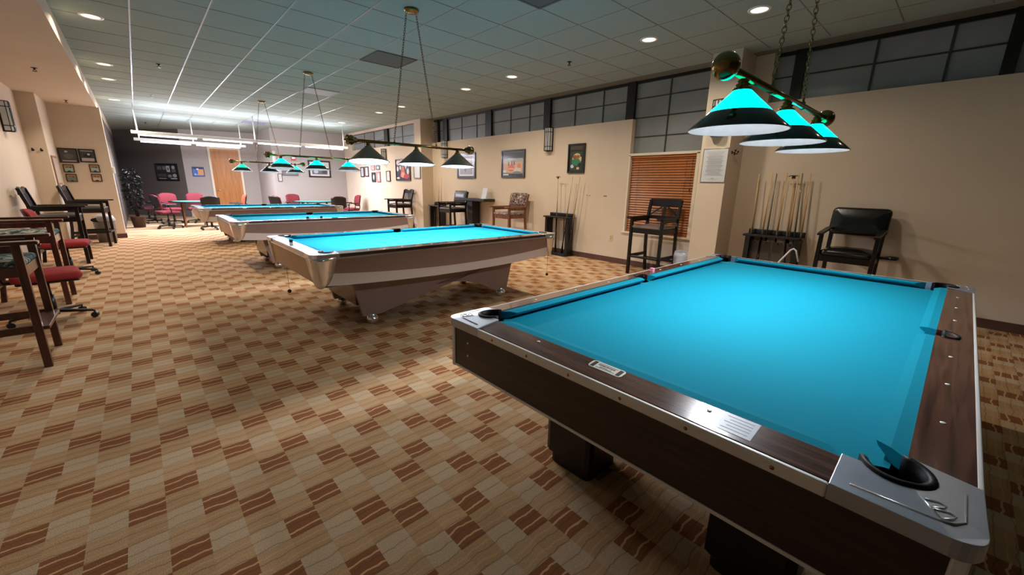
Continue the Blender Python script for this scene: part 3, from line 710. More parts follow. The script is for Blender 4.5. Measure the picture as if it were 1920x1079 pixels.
# ================================================================ LAMPS OVER THE TABLES
def chain(p0, p1, parent, link=.03):
    p0, p1 = Vector(p0), Vector(p1); n = int((p1-p0).length/(link*.78)); bm = nb(); d, a, b = frame(p0, p1)
    for k in range(n):
        c = p0+(p1-p0)*((k+.5)/n); e = a if k % 2 else b
        pts = [c+d*math.cos(2*PI*j/10)*link*.55+e*math.sin(2*PI*j/10)*link*.3 for j in range(10)]
        tube(bm, pts, .0022, 5, closed=True)
    obj('chain', bm, BRASS, parent)
def lamp(y, cfg, label, ball, tilt):
    zb = 1.615 if ball else 1.585; hb = .75 if ball else .70; sp = .60 if ball else .555
    t = thing('billiard_lamp', label, 'hanging lamp', (2.48 if ball else 2.39, y, zb), 0)
    bm = nb(); tube(bm, [(-hb, 0, .205), (hb, 0, .205)], .016, 16); obj('bar', bm, BRASS, t)
    for s in (-1, 1):
        bm = nb()
        if ball: lathe(bm, [(.05*math.sin(PI*k/12), -.05*math.cos(PI*k/12)) for k in range(13)], (s*.79, 0, .205), 24)
        else: lathe(bm, [(0, .075), (.014, .055), (.045, .045), (.05, .03), (.04, .015), (.05, 0), (.045, -.015), (.03, -.03), (.03, -.05), (.018, -.06), (.018, -.07), (0, -.07)], seg=16, mx=Matrix.Translation((s*.73, 0, .205)) @ Matrix.Rotation(s*PI/2, 4, 'Y'))
        obj('finial', bm, BRASS, t)
    bm = nb(); lathe(bm, [(0, H-zb), (.075, H-zb), (.078, H-zb-.015), (.06, H-zb-.03), (0, H-zb-.035)], seg=24); obj('canopy', bm, BRASS, t)
    for s in (-1, 1):
        bm = nb(); tube(bm, [(s*.26, 0, .22), (s*.26, 0, .245)], .006, 8); lathe(bm, [(0, .235), (.012, .225), (.012, .19), (0, .185)], (s*.26, 0, 0), 10); obj('chain_loop', bm, BRASS, t)
        chain((s*.26, 0, .24), (s*.055, 0, H-zb-.03), t)
    for k, (sx, kind) in enumerate(zip((-sp, 0, sp), cfg)):
        body, glass, inner = {'teal': (GREENSH, GLASST, SHIN), 'green': (GREENSH, GLASSG, SHIN), 'grey': (GREYSH, None, BULB), 'black': (BLKSH, None, SHIN), 'half': (GREYSH, GLASST, SHIN)}[kind]
        q = .92 if ball else 1.
        T0 = Vector((sx, 0, .15)); dd = Vector((-(2.4+sx), -y, 0)).normalized(); ax = Vector((0, 0, -1)).cross(dd)
        TM = Matrix.Translation(T0) @ Matrix.Rotation(math.radians(tilt[k]), 4, ax) @ Matrix.Translation(-T0)
        bm = nb()
        if glass: lathe(bm, [(.128*q, .068), (.206*q, .002), (.206*q, -.002), (.202*q, -.002)], (sx, 0, 0), 48, mx=TM)
        else: lathe(bm, [(.034, .150), (.206*q, .002), (.206*q, -.002), (.202*q, -.002)], (sx, 0, 0), 48, mx=TM)
        sh = obj('shade', bm, body, t)
        if glass:
            bm = nb(); lathe(bm, [(.034, .150), (.128*q, .0685), (.124*q, .066)], (sx, 0, 0), 48, mx=TM); obj('glass_band', bm, glass, sh)
        bm = nb(); lathe(bm, [(.202*q, -.002), (.124*q, .064), (.032, .146), (0, .146)], (sx, 0, 0), 48, mx=TM); obj('reflector', bm, SHIN, sh)
        if kind == 'grey':
            bm = nb(); lathe(bm, [(0, .004), (.196, .004), (.198, .008)], (sx, 0, 0), 40, mx=TM); obj('diffuser', bm, BULB, sh)
        else:
            bm = nb(); lathe(bm, [(0, .05), (.025, .058), (.032, .085), (.02, .12), (.014, .145)], (sx, 0, 0), 16, mx=TM); obj('bulb', bm, BULB, sh)
        bm = nb(); lathe(bm, [(.036, .150), (.036, .158), (.022, .165), (.028, .172), (.018, .180), (.022, .187), (.014, .195)], (sx, 0, 0), 18); obj('socket', bm, BRASS, t)
        lo = area('shade_lamp', (sx, 0, .001 if kind == 'grey' else .06), TABLE_W*(1.05 if kind == 'grey' else (.72 if ball else .8)), (.92, .95, 1), .39 if kind == 'grey' else .07, parent=t)
        lo.matrix_local = TM @ Matrix.Translation(lo.location)
lamp(.70, ('teal', 'teal', 'teal'), 'brass three shade lamp with glowing teal bands over the nearest table', True, (0, 0, 0))
lamp(4.264, ('grey', 'grey', 'grey'), 'brass three shade lamp with plain grey shades over the second table', False, (7, 3.5, 3.5))
lamp(7.757, ('teal', 'teal', 'half'), 'brass three shade lamp with teal shades over the third table', False, (4, 3, 3))
lamp(11.22, ('green', 'black', 'teal'), 'farthest three shade lamp, with a black middle shade, over the last table', False, (3, 3, 3))

# ================================================================ CHAIRS
def tall_chair(label, loc, rz, woodm, seatm, back, group=None, backm=None, W=.58, holder=False):
    """spectator chair, front along local -Y; seat .76"""
    t = thing('spectator_chair', label, 'chair', loc, rz, group)
    hw = W/2-.03; D0, D1 = -.24, .24
    for s in (-1, 1):
        bm = nb(); bar(bm, (s*hw, D0, 0), (s*hw, D0, .91), .045, .045); obj('leg', bm, woodm, t, bevel=.004)
        bm = nb()
        rings = []
        for z, y in ((0, D1+.06), (.4, D1+.01), (.76, D1-.01), (.95, D1+.01), (1.2, D1+.07)):
            rings.append([(s*hw+dx*.022, y+dy*.022, z) for dx, dy in ((-1, -1), (1, -1), (1, 1), (-1, 1))])
        loft(bm, rings); obj('leg', bm, woodm, t, bevel=.004)
        bm = nb()
        pl = [(s*hw-.04, D0-.11), (s*hw+.04, D0-.11), (s*hw+.045, D0-.02), (s*hw+.03, D1-.02), (s*hw-.03, D1-.02), (s*hw-.045, D0-.02)]
        prism(bm, pl, .91, .935); obj('armrest', bm, woodm, t, bevel=.006)
        bm = nb(); bar(bm, (s*hw, D0, .30), (s*hw, D1+.02, .30), .022, .05); obj('side_stretcher', bm, woodm, t)
        bm = nb(); bar(bm, (s*hw, D0, .72), (s*hw, D1, .72), .022, .07); obj('side_apron', bm, woodm, t)
        bm = nb(); bar(bm, (s*hw, D0+.02, .88), (s*hw, D1, .88), .02, .05); obj('arm_support', bm, woodm, t)
    bm = nb(); bar(bm, (-hw, D0, .715), (hw, D0, .715), .022, .075); obj('front_apron', bm, woodm, t)
    bm = nb(); bar(bm, (-hw, D1, .715), (hw, D1, .715), .022, .075); obj('back_apron', bm, woodm, t)
    bm = nb(); box(bm, (-hw, D0-.055, .285), (hw, D0+.045, .31)); obj('footrest', bm, woodm, t, bevel=.004)
    bm = nb(); bar(bm, (-hw, D1+.03, .22), (hw, D1+.03, .22), .02, .045); obj('stretcher', bm, woodm, t)
    bm = nb(); cushion(bm, (-hw-.005, D0-.015, .75), (hw+.005, D1-.03, .795), .02, .018); obj('seat', bm, seatm, t)
    if back == 'slats':
        bm = nb(); rings = []
        for k in range(9):
            u = -1+2*k/8; z = 1.19+.022*math.cos(u*PI*1.5)*(-1)+.0; 
            y = D1+.068
            rings.append([(u*hw, y-.012, 1.10), (u*hw, y+.012, 1.10), (u*hw, y+.016, z+.01), (u*hw, y-.008, z+.01)])
        loft(bm, rings); obj('top_rail', bm, woodm, t)
        bm = nb(); bar(bm, (-hw, D1+.01, .90), (hw, D1+.01, .90), .02, .05); obj('lower_rail', bm, woodm, t)
        for k in range(5):
            xx = -hw+(k+1)*2*hw/6; bm = nb(); bar(bm, (xx, D1+.012, .90), (xx, D1+.055, 1.12), .032, .012); obj('back_slat', bm, woodm, t)
    elif back == 'rail':
        bm = nb(); bar(bm, (-hw, D1+.062, 1.155), (hw, D1+.062, 1.155), .022, .11); obj('top_rail', bm, woodm, t, bevel=.004)
        bm = nb(); bar(bm, (-hw, D1+.01, .92), (hw, D1+.01, .92), .022, .05); obj('lower_rail', bm, woodm, t)
        bm = nb(); bar(bm, (-hw, D1+.015, .93), (-.02, D1+.055, 1.11), .014, .024); bar(bm, (hw, D1+.015, .93), (.02, D1+.055, 1.11), .014, .024); bar(bm, (0, D1+.015, .93), (0, D1+.055, 1.11), .05, .012); obj('splat', bm, woodm, t)
    elif back == 'pad':
        bm = nb(); bar(bm, (-hw, D1+.0, .92), (hw, D1+.0, .92), .02, .05); obj('lower_rail', bm, woodm, t)
        bm = nb(); Rm = Matrix.Translation((0, D1+.03, 1.085)) @ Matrix.Rotation(math.radians(90-10), 4, 'X'); cushion(bm, (-hw-.015, -.14, -.03), (hw+.015, .14, .03), .03, .012, mx=Rm); obj('backrest', bm, backm or seatm, t)
    return t
# along the left wall, facing the tables
tall_chair('nearest mahogany spectator chair with teal patterned seat at the left edge', (-.93, 4.62, 0), PI/2, MAHOG, TEALF, 'slats')
tall_chair('second mahogany spectator chair with teal patterned seat, behind the nearest red office chair', (-1.0, 6.75, 0), PI/2, MAHOG, TEALF, 'slats')
tall_chair('black spectator chair against the left wall behind the farther red office chair', (-1.02, 9.75, 0), PI/2, ESPRESSO, LEATHERG, 'slats')
tall_chair('black spectator chair before the wall of small pictures, by the trash can', (-.80, 11.98, 0), PI/2-.12, ESPRESSO, LEATHERG, 'slats')
# along the right wall
tall_chair('dark slat-backed spectator chair standing before the farthest right wall section', (5.72, 11.3, 0), -PI/2, ESPRESSO, LEATHERG, 'slats')
tall_chair('dark spectator chair with rounded grey leather backrest beside the black wall counter', (6.02, 8.98, 0), -PI/2, ESPRESSO, LEATHERG, 'pad', backm=LEATHERG)
tall_chair('brown wood spectator chair with floral fabric back and seat', (6.03, 6.75, 0), -PI/2, OAKD, FLORAL, 'pad')
tall_chair('dark wood spectator chair with grey seat in front of the window blind', (6.07, 3.30, 0), -PI/2, ESPRESSO, M('taupe_leather', (112, 96, 88), .35, spec=.5), 'rail')
# black leather chair right of the last cue rack
def leather_chair(loc, rz):
    t = thing('leather_armchair', 'tall black leather padded armchair against the right wall', 'chair', loc, rz)
    hw = .24
    for s in (-1, 1):
        bm = nb(); loft(bm, [[(s*(hw+.01)+dx*.02, y+dy*.022, z) for dx, dy in ((-1, -1), (1, -1), (1, 1), (-1, 1))] for z, y in ((0, -.27), (.65, -.25), (.90, -.24))]); obj('leg', bm, ESPRESSO, t, bevel=.004)
        bm = nb(); loft(bm, [[(s*hw+dx*.02, y+dy*.022, z) for dx, dy in ((-1, -1), (1, -1), (1, 1), (-1, 1))] for z, y in ((0, .27), (.6, .19), (.9, .22), (1.15, .29))]); obj('leg', bm, ESPRESSO, t, bevel=.004)
        bm = nb(); loft(bm, [[(s*(hw+.01)-.028, y, z), (s*(hw+.01)+.028, y, z), (s*(hw+.01)+.028, y, z+.024), (s*(hw+.01)-.028, y, z+.024)] for y, z in ((-.34, .885), (-.27, .90), (-.12, .915), (.05, .935), (.22, .94))]); obj('armrest', bm, ESPRESSO, t, bevel=.006)
        bm = nb(); bar(bm, (s*hw, -.26, .62), (s*hw, .2, .62), .022, .07); obj('side_apron', bm, ESPRESSO, t)
        bm = nb(); bar(bm, (s*hw, -.26, .25), (s*hw, .24, .25), .02, .04); obj('side_stretcher', bm, ESPRESSO, t)
    bm = nb(); bar(bm, (-hw, -.255, .62), (hw, -.255, .62), .022, .07); obj('apron', bm, ESPRESSO, t)
    bm = nb(); box(bm, (-hw, -.33, .26), (hw, -.24, .285)); obj('footrest', bm, ESPRESSO, t)
    bm = nb(); cushion(bm, (-hw-.0, -.27, .65), (hw+.0, .19, .72), .032, .022); obj('seat', bm, LEATHER, t)
    bm = nb(); Rm = Matrix.Translation((0, .235, 1.035)) @ Matrix.Rotation(math.radians(76), 4, 'X'); cushion(bm, (-hw-.035, -.165, -.035), (hw+.035, .165, .035), .034, .018, mx=Rm); obj('backrest', bm, LEATHER, t)
    bm = nb(); box(bm, (hw, .10, .635), (hw+.17, .20, .66)); lathe(bm, [(.055, .0), (.055, .03), (.042, .03), (.042, 0)], (hw+.13, .15, .64), 20); obj('cup_holder', bm, BLACK, t)
    return t
leather_chair((6.1, .82, 0), -PI/2)
bm = nb(); box(bm, (-.1, -.04, 0), (.1, .04, .002)); small('paper_card', 'white card lying on the footrest of the black leather armchair', 'card', bm, PAPER, (5.815, .80, .286), rz=PI/2)

def office_chair(label, loc, rz, fab, arms=True, shell=None, group=None, back='round'):
    t = thing('office_chair', label, 'office chair', loc, rz, group)
    bm = nb(); lathe(bm, [(0, .06), (.035, .06), (.035, .12), (.0, .13)], seg=14)
    for k in range(5):
        a = 2*PI*k/5+.5; bar(bm, (0, 0, .10), (.29*math.cos(a), .29*math.sin(a), .075), .045, .03, .03, .02)
    obj('base', bm, BLACKP, t, bevel=.004)
    for k in range(5):
        a = 2*PI*k/5+.5; c = Vector((.29*math.cos(a), .29*math.sin(a), .028)); n = Vector((-math.sin(a), math.cos(a), 0))
        bm = nb(); tube(bm, [c-n*.022, c+n*.022], .027, 12); tube(bm, [c+Vector((0, 0, .02)), c+Vector((0, 0, .045))], .008, 6); obj('castor', bm, BLACKP, t)
    bm = nb(); tube(bm, [(0, 0, .1), (0, 0, .26)], .028, 12); tube(bm, [(0, 0, .24), (0, 0, .42)], .016, 10); box(bm, (-.09, -.1, .40), (.09, .1, .425)); obj('gas_post', bm, BLACKP, t)
    bm = nb(); cushion(bm, (-.24, -.24, .425), (.24, .22, .495), .034, .012); obj('seat', bm, fab, t)
    bm = nb(); cushion(bm, (-.215, -.215, .405), (.215, .195, .43), .012, .0); obj('seat_pan', bm, BLACKP, t)
    # curved back
    def bk(off, th, m_, nm, W, h0, h1):
        bm = nb(); rings = []
        for i in range(9):
            u = -1+2*i/8; x = u*W; yy = .23-.05*u*u+off
            zt = h1-.06*abs(u)**3.; zb = h0+.05*abs(u)**3.
            lean = lambda z: yy+(z-.6)*.18
            zs = [zb+(zt-zb)*k/6 for k in range(7)]
            ed = .35 if i in (0, 8) else 1
            rings.append([(x, lean(z)-th*ed*(math.sin(PI*(k+.6)/7.2)), z) for k, z in enumerate(zs)] + [(x, lean(z)+th*ed*.4, z) for z in zs[::-1]])
        loft(bm, rings, smooth=True); obj(nm, bm, m_, t)
    bk(0, .04, fab, 'backrest', .225, .56, .95)
    bk(.03, .018, shell or BLACKP, 'back_shell', .222, .565, .945)
    bm = nb(); tube(bm, [(0, .08, .41), (0, .26, .41), (0, .30, .50), (0, .29, .66)], .016, 8); obj('back_bracket', bm, BLACKP, t)
    if arms:
        for s in (-1, 1):
            bm = nb(); tube(bm, [(s*.16, .0, .415), (s*.275, .0, .43), (s*.285, .02, .54), (s*.28, .04, .66)], .015, 8); cushion(bm, (s*.28-.035, -.14, .655), (s*.28+.035, .14, .685), .012, .003); obj('armrest', bm, BLACKP, t)
    return t
office_chair('nearest red fabric office chair between the two mahogany spectator chairs', (-.79, 5.80, 0), PI/2+.15, REDF, arms=False)
office_chair('second red office chair by the left wall, in front of the black spectator chair', (-.88, 8.45, 0), PI/2, REDF, arms=False)
# around the far card tables
G = 'office chairs round the far card tables'
office_chair('rose office chair seen from its side, left end of the left card table', (.52, 15.2, 0), PI/2+.35, PINKF, group=G)
office_chair('rose office chair behind the one at the left end of the left card table', (.72, 16.7, 0), PI*.1, PINKF, group=G)
office_chair('black shelled office chair with its back to the camera at the left card table', (1.42, 14.35, 0), PI+.1, PINKF, group=G)
office_chair('rose office chair on the far side of the left card table, behind the black back', (1.35, 16.9, 0), 0, PINKF, group=G)
office_chair('orange backed office chair in front of the door', (2.25, 15.6, 0), -PI/2, ORANGEF, group=G)
office_chair('black backed office chair at the left of the right card table', (3.28, 14.4, 0), PI/2+.5, PINKF, group=G)
office_chair('rose office chair on the far side of the right card table', (4.05, 15.75, 0), .2, PINKF, group=G)
office_chair('black backed office chair at the near right of the right card table', (4.75, 13.55, 0), PI-.4, PINKF, group=G)
office_chair('rose office chair at the right end of the right card table, by the wall', (5.55, 14.65, 0), -PI/2, PINKF, group=G)
office_chair('dark office chair in the shadow of the back left corner, near the plant', (.15, 18.3, 0), -.6, M('dark_fabric', (50, 22, 26), .9), group=G)
office_chair('dark red office chair in the shadow, between plant and rose chairs', (.28, 17.3, 0), -PI/2, M('dark_red_fabric', (84, 30, 36), .9), group=G)

def card_table(loc, r, label, top):
    t = thing('card_table', label, 'table', loc)
    bm = nb(); lathe(bm, [(0, .715), (r-.02, .715), (r, .722), (r, .745), (r-.02, .75), (r-.09, .75)], seg=48); obj('table_edge', bm, ESPRESSO, t)
    bm = nb(); lathe(bm, [(r-.09, .749), (0, .749)], seg=48); obj('felt', bm, top, t)
    for k in range(4):
        a = PI/4+k*PI/2; bm = nb(); bar(bm, (math.cos(a)*r*.62, math.sin(a)*r*.62, .715), (math.cos(a)*r*.62, math.sin(a)*r*.62, 0), .05, .05, .035, .035); obj('leg', bm, ESPRESSO if k % 2 else OAKD, t)
card_table((1.15, 15.55, 0), .56, 'round card table with pale green top left of the door', FELT2)
card_table((4.35, 14.75, 0), .68, 'round card table with green felt top before the right grey wall', FELT2)
# potted plant in the dark corner
t = thing('potted_plant', 'dark leafy potted plant behind the corner of the picture wall', 'plant', (-.12, 15.95, 0))
bm = nb(); lathe(bm, [(0, 0), (.13, 0), (.17, .3), (.18, .32), (.15, .32), (.14, .28), (0, .28)], seg=20); obj('pot', bm, POT, t)
bm = nb(); 
for k in range(4): tube(bm, [(.02*k-.03, 0, .28), (.03*k-.05, .02, .8), (.06*k-.09, .04*(k % 2), 1.25)], .012, 6)
obj('stem', bm, BUTT, t)
bm = nb(); rnd = random.Random(5)
for k in range(420):
    z = rnd.uniform(.5, 1.62); rr = .18*math.sin(PI*(z-.4)/1.35)**.6*rnd.uniform(.2, 1); a = rnd.uniform(0, 2*PI)
    c = Vector((rr*math.cos(a), rr*math.sin(a), z)); d = Vector((math.cos(a), math.sin(a), rnd.uniform(-.7, .5))).normalized(); s = d.cross(Vector((0, 0, 1))).normalized(); L_ = rnd.uniform(.08, .15); n = s.cross(d)
    v = [bm.verts.new(c+p) for p in (Vector((0, 0, 0)), d*L_*.5+s*L_*.22+n*.01, d*L_-n*.02, d*L_*.5-s*L_*.22+n*.01)]; bm.faces.new(v)
obj('foliage', bm, LEAF, t)

# ================================================================ CUE RACKS AND CUES
def cue(loc, top, lab, grp, grey=False, bridge=False):
    p0, p1 = Vector(loc), Vector(top); q = p0+(p1-p0)*.48
    t = thing('mechanical_bridge' if bridge else 'pool_cue', lab, 'cue', loc, 0, grp)
    bm = nb(); tube(bm, [Vector((0, 0, 0)), q-p0], [.0145, .0115], 10); obj('butt', bm, BUTT, t)
    bm = nb(); tube(bm, [q-p0, p1-p0], [.0115, .0070], 10); obj('shaft', bm, CUEG if grey else CUEW, t)
    if bridge:
        bm = nb(); e = p1-p0; tube(bm, [e+Vector((0, -.06, .0)), e+Vector((0, -.03, .01)), e+Vector((0, .03, .01)), e+Vector((0, .06, 0))], .006, 6); box(bm, (e.x-.008, e.y-.02, e.z-.03), (e.x+.008, e.y+.02, e.z+.006)); obj('bridge_head', bm, BLACK, t)
def rack(label, y, W, kind, x=6.31):
    t = thing('cue_rack', label, 'cue rack', (x, y, 0), -PI/2, 'floor cue racks along the right wall')
    h = W/2
    bm = nb(); prism(bm, rrect(-h, -.13, h, .13, .03), 0, .04); obj('base', bm, BLACK, t, bevel=.004)
    bm = nb(); prism(bm, rrect(-h-.01, -.12, h+.01, .12, .03), .76, .785); obj('shelf', bm, BLACK, t, bevel=.004)
    bm = nb(); box(bm, (-h+.0, .09, .785), (h-.0, .12, .85)); obj('back_rail', bm, BLACK, t, bevel=.012)
    for s in (-1, 1):
        bm = nb(); box(bm, (s*(h-.05)-.03, -.07, .04), (s*(h-.05)+.03, .11, .76)); obj('side_post', bm, BLACK, t)
    if kind == 'rods':
        for s in (-.33, .33):
            bm = nb(); tube(bm, [(s*h, .05, .04), (s*h, .05, .76)], .009, 8); obj('rod', bm, BLACK, t)
    else:
        for k in range(4):
            xx = -h+.13+k*(2*h-.26)/3
            bm = nb(); box(bm, (xx-.055, .0, .10), (xx+.055, .012, .70)); lathe(bm, [(0, .016), (.011, .01), (.014, 0)], (0, 0, 0), 10, mx=Matrix.Translation((xx, 0, .67)) @ Matrix.Rotation(PI/2, 4, 'X')); obj('panel', bm, M('glossy_dark_panel', (70, 62, 58), .2, coat=.4), t)
    return t
rack('far black cue rack with three cues, right of the farthest pillar', 10.2, .62, 'rods')
rack('black floor cue rack with rods, between the floral chair and window', 5.55, .66, 'rods')
rack('black cue rack with glossy panels between the column and the leather armchair', 1.68, .68, 'panels')
for k, (a, b) in enumerate([(10.34, 10.32), (10.12, 10.10), (9.99, 9.96)]): cue((6.30, a, .042), (6.33, b, 1.56), ['left', 'middle', 'right'][k]+' of the three cues in the far cue rack', 'cues in the far rack')
cue((6.32, 5.60, .042), (6.34, 5.64, 1.56), 'bridge stick with T head in the cue rack by the window wall', 'cues in the middle rack', bridge=True)
cue((6.32, 5.44, .042), (6.34, 5.26, 1.57), 'left of the two leaning cues in the cue rack by the window wall', 'cues in the middle rack')
cue((6.32, 5.27, .042), (6.34, 5.08, 1.57), 'right of the two leaning cues in the cue rack by the window wall', 'cues in the middle rack')
nm = ['leftmost cue in the rack beside the leather armchair', 'second cue from the left in the rack beside the leather armchair', 'third cue from the left, greyish, in the rack beside the leather armchair', 'middle cue of the rack beside the leather armchair',
      'cue just left of the bridge stick in the rack by the leather armchair', 'greyish cue just right of the bridge stick by the leather armchair', 'rightmost cue in the rack beside the leather armchair']
for k, (a, b, g) in enumerate([(1.99, 1.99, 0), (1.87, 1.83, 0), (1.81, 1.78, 1), (1.69, 1.66, 0), (1.53, 1.53, 0), (1.45, 1.49, 1), (1.40, 1.40, 0)]):
    cue((6.32, a-.05, .042), (6.37, b+.0, 1.60), nm[k], 'cues in the near rack', bool(g))
cue((6.28, 1.47, .042), (6.37, 1.58, 1.56), 'bridge stick with T head in the rack by the leather armchair', 'cues in the near rack', bridge=True)
t = thing('white_cane', 'white bent cane leaning at the right front of the near cue rack', 'cane', (6.10, 1.50, 0))
bm = nb(); tube(bm, [(0, .22, .02), (.0, 0, .48), (.0, -.10, .64), (.0, -.13, .66), (.0, -.16, .64), (.02, -.2, .50)], .011, 8); obj('shaft', bm, WHITE, t)
bm = nb(); lathe(bm, [(0, 0), (.017, 0), (.015, .03), (0, .035)], (0, .23, 0), 10); obj('rubber_tip', bm, RUBBER, t)

# ================================================================ WALL COUNTER, BINS, SMALL FITTINGS
t = thing('wall_counter', 'black counter shelf on the right wall beside the grey cushioned chair', 'shelf', (6.29, 8.2, 0))
bm = nb(); box(bm, (-.17, -.42, .985), (.17, .42, 1.05)); obj('top', bm, BLACK, t, bevel=.006)
bm = nb(); box(bm, (-.12, .12, 0), (.12, .34, .985)); obj('support', bm, BLACK, t, bevel=.004)
t = thing('menu_holder', 'clear tilted card holder standing on the black wall counter', 'sign holder', (6.32, 8.05, 1.05))
bm = nb(); box(bm, (-.05, -.09, 0), (.05, .09, .005)); obj('foot', bm, PLASTICW, t)
bm = nb(); box(bm, (-.003, -.09, 0), (.003, .09, .26), mx=Matrix.Translation((0, 0, .004)) @ Matrix.Rotation(.25, 4, 'Y')); obj('card', bm, PAPER, t)
t = thing('trash_can', 'grey domed trash can below the wall of small pictures', 'trash can', (-.66, 12.62, 0))
bm = nb(); lathe(bm, [(0, 0), (.15, 0), (.18, .46), (.185, .47)], seg=28); obj('body', bm, GREYP, t)
bm = nb(); lathe(bm, [(.188, .46), (.188, .50), (.16, .56), (.08, .60), (0, .61)], seg=28); obj('lid', bm, M('pale_grey_lid', (176, 172, 168), .4), t)
bm = nb(); lathe(bm, [(0, .004), (.09, .002), (.095, 0)], seg=18, mx=Matrix.Translation((-.1, -.155, .49)) @ Matrix.Rotation(math.radians(70), 4, 'X') @ Matrix.Scale(.5, 4, (0, 1, 0))); obj('flap', bm, BLACK, t)
t = thing('trash_can', 'trash can lined with a crumpled clear bag beside the column', 'trash can', (6.27, 2.835, 0))
bm = nb(); lathe(bm, [(0, 0), (.12, 0), (.15, .36), (.14, .36), (.115, .02), (0, .02)], seg=24); obj('body', bm, BLACKP, t)
bm = nb(); rnd = random.Random(2); R_ = []
for r_, z_ in ((.156, .22), (.162, .30), (.165, .36), (.158, .40), (.14, .41), (.12, .36), (.10, .25)):
    R_.append([((r_+rnd.uniform(-.014, .012))*math.cos(2*PI*k/26), (r_+rnd.uniform(-.008, .01))*math.sin(2*PI*k/26), z_+rnd.uniform(-.02, .02)) for k in range(26)])
loft(bm, R_, cap=False, smooth=True); obj('bag', bm, BAG, t)
t = thing('wall_outlet', 'beige electrical outlet low on the right wall by the window', 'outlet', (XW, 4.36, .46), -PI/2)
bm = nb(); box(bm, (-.035, -.006, -.058), (.035, 0, .058)); obj('plate', bm, M('beige_plastic', (206, 190, 150), .4), t, bevel=.002)
bm = nb()
for z in (-.02, .02): box(bm, (-.013, -.008, z-.012), (.013, -.006, z+.012))
obj('socket', bm, M('tan_plastic', (170, 150, 110), .4), t)
def hook(loc, rz, lab):
    t = thing('coat_hook', lab, 'hook', loc, rz, 'black coat hooks')
    bm = nb(); lathe(bm, [(0, .006), (.02, .005), (.022, 0)], seg=14, mx=Matrix.Rotation(PI/2, 4, 'X')); obj('plate', bm, BLACK, t)
    bm = nb(); tube(bm, [(0, 0, 0), (0, -.035, -.005), (0, -.045, .02)], .006, 8); lathe(bm, [(0, -.014), (.012, -.007), (.012, .005), (0, .012)], (0, -.045, .026), 10); obj('peg', bm, BLACK, t)
hook((-1.36, 12.0, 1.86), 0, 'left of the two black hooks on the left pilaster')
hook((-1.25, 12.0, 1.86), 0, 'right of the two black hooks on the left pilaster')
hook((6.08, 2.28, 1.87), 0, 'left of the two black hooks on the side of the right column')
hook((6.17, 2.28, 1.86), 0, 'right of the two black hooks on the side of the right column')
t = thing('thermostat_box', 'small white box on the end edge of the picture wall', 'thermostat', (-.37, 13.38, 1.55), PI/2)
bm = nb(); box(bm, (-.06, -.04, -.07), (.06, 0, .07)); obj('case', bm, PLASTICW, t, bevel=.008)
t = thing('fire_alarm', 'small red and white fire alarm on the right grey wall', 'fire alarm', (4.27, 16.4, 2.19))
bm = nb(); box(bm, (-.07, -.04, -.09), (.07, 0, .09)); obj('case', bm, REDP, t, bevel=.006)
bm = nb(); box(bm, (-.055, -.055, -.03), (.055, -.04, .02)); obj('lens', bm, WHITE, t)
# wall scars where a fitting was removed
def scar(y0, y1, z):
    bm = nb(); rnd = random.Random(4)
    for k in range(7):
        y = y0+(y1-y0)*rnd.random(); box(bm, (-.0012, y-.012, z+rnd.uniform(-.01, .01)), (0, y+.012, z+rnd.uniform(.012, .018)))
    o = struct('trim_3', bm, M('wall_scuff', (150, 132, 108), .8)); o.location = (XW, 0, 0)
scar(4.45, 5.03, 1.215)

def sconce(loc, rz, lab):
    t = thing('wall_sconce', lab, 'wall lamp', loc, rz, 'black framed wall sconces')
    bm = nb(); box(bm, (-.09, -.02, -.23), (.09, 0, .23)); obj('back_plate', bm, BLACK, t)
    bm = nb(); loft(bm, [[(x, y, z) for x, y in ((-.075, -.02), (-.075, -.085), (-.04, -.115), (.04, -.115), (.075, -.085), (.075, -.02))] for z in (-.215, .215)]); obj('glass', bm, SCONG, t)
    bm = nb()
    for z in (-.22, -.14, .14, .22): 
        for p, q in (((-.08, -.02), (-.08, -.088)), ((-.08, -.088), (-.042, -.12)), ((-.042, -.12), (.042, -.12)), ((.042, -.12), (.08, -.088)), ((.08, -.088), (.08, -.02))): bar(bm, (*p, z), (*q, z), .008, .012)
    for p in ((-.08, -.088), (-.042, -.12), (.042, -.12), (.08, -.088), (0, -.119)): bar(bm, (*p, -.225), (*p, .225), .009, .009)
    obj('cage', bm, BLACK, t)
sconce((XW, 6.02, 2.31), -PI/2, 'black framed wall sconce above the middle cue rack')
sconce((XW, 9.92, 2.31), -PI/2, 'black framed wall sconce above the far cue rack')
sconce((6.1, 12.9, 2.22), -PI/2, 'black framed wall sconce on the farthest right wall section')
sconce((5.98, 2.46, 2.31), -PI/2, 'black framed wall sconce on the column, hidden behind the teal shade')
sconce((XL, 10.35, 2.28), PI/2, 'black framed wall sconce high on the left wall')
sconce((3.36, 16.4, 2.2), 0, 'white glass wall sconce left of the fire alarm') if False else None
t = thing('wall_sconce', 'tall white glass sconce where the two grey walls meet', 'wall lamp', (3.66, 16.4, 2.2))
bm = nb(); lathe(bm, [(0, -.19), (.05, -.19), (.06, -.17), (.06, .17), (.05, .19), (0, .19)], (0, -.06, 0), 18); obj('glass', bm, SCONG, t)
bm = nb(); box(bm, (-.03, -.06, -.1), (.03, 0, .1)); obj('back_plate', bm, BLACK, t)

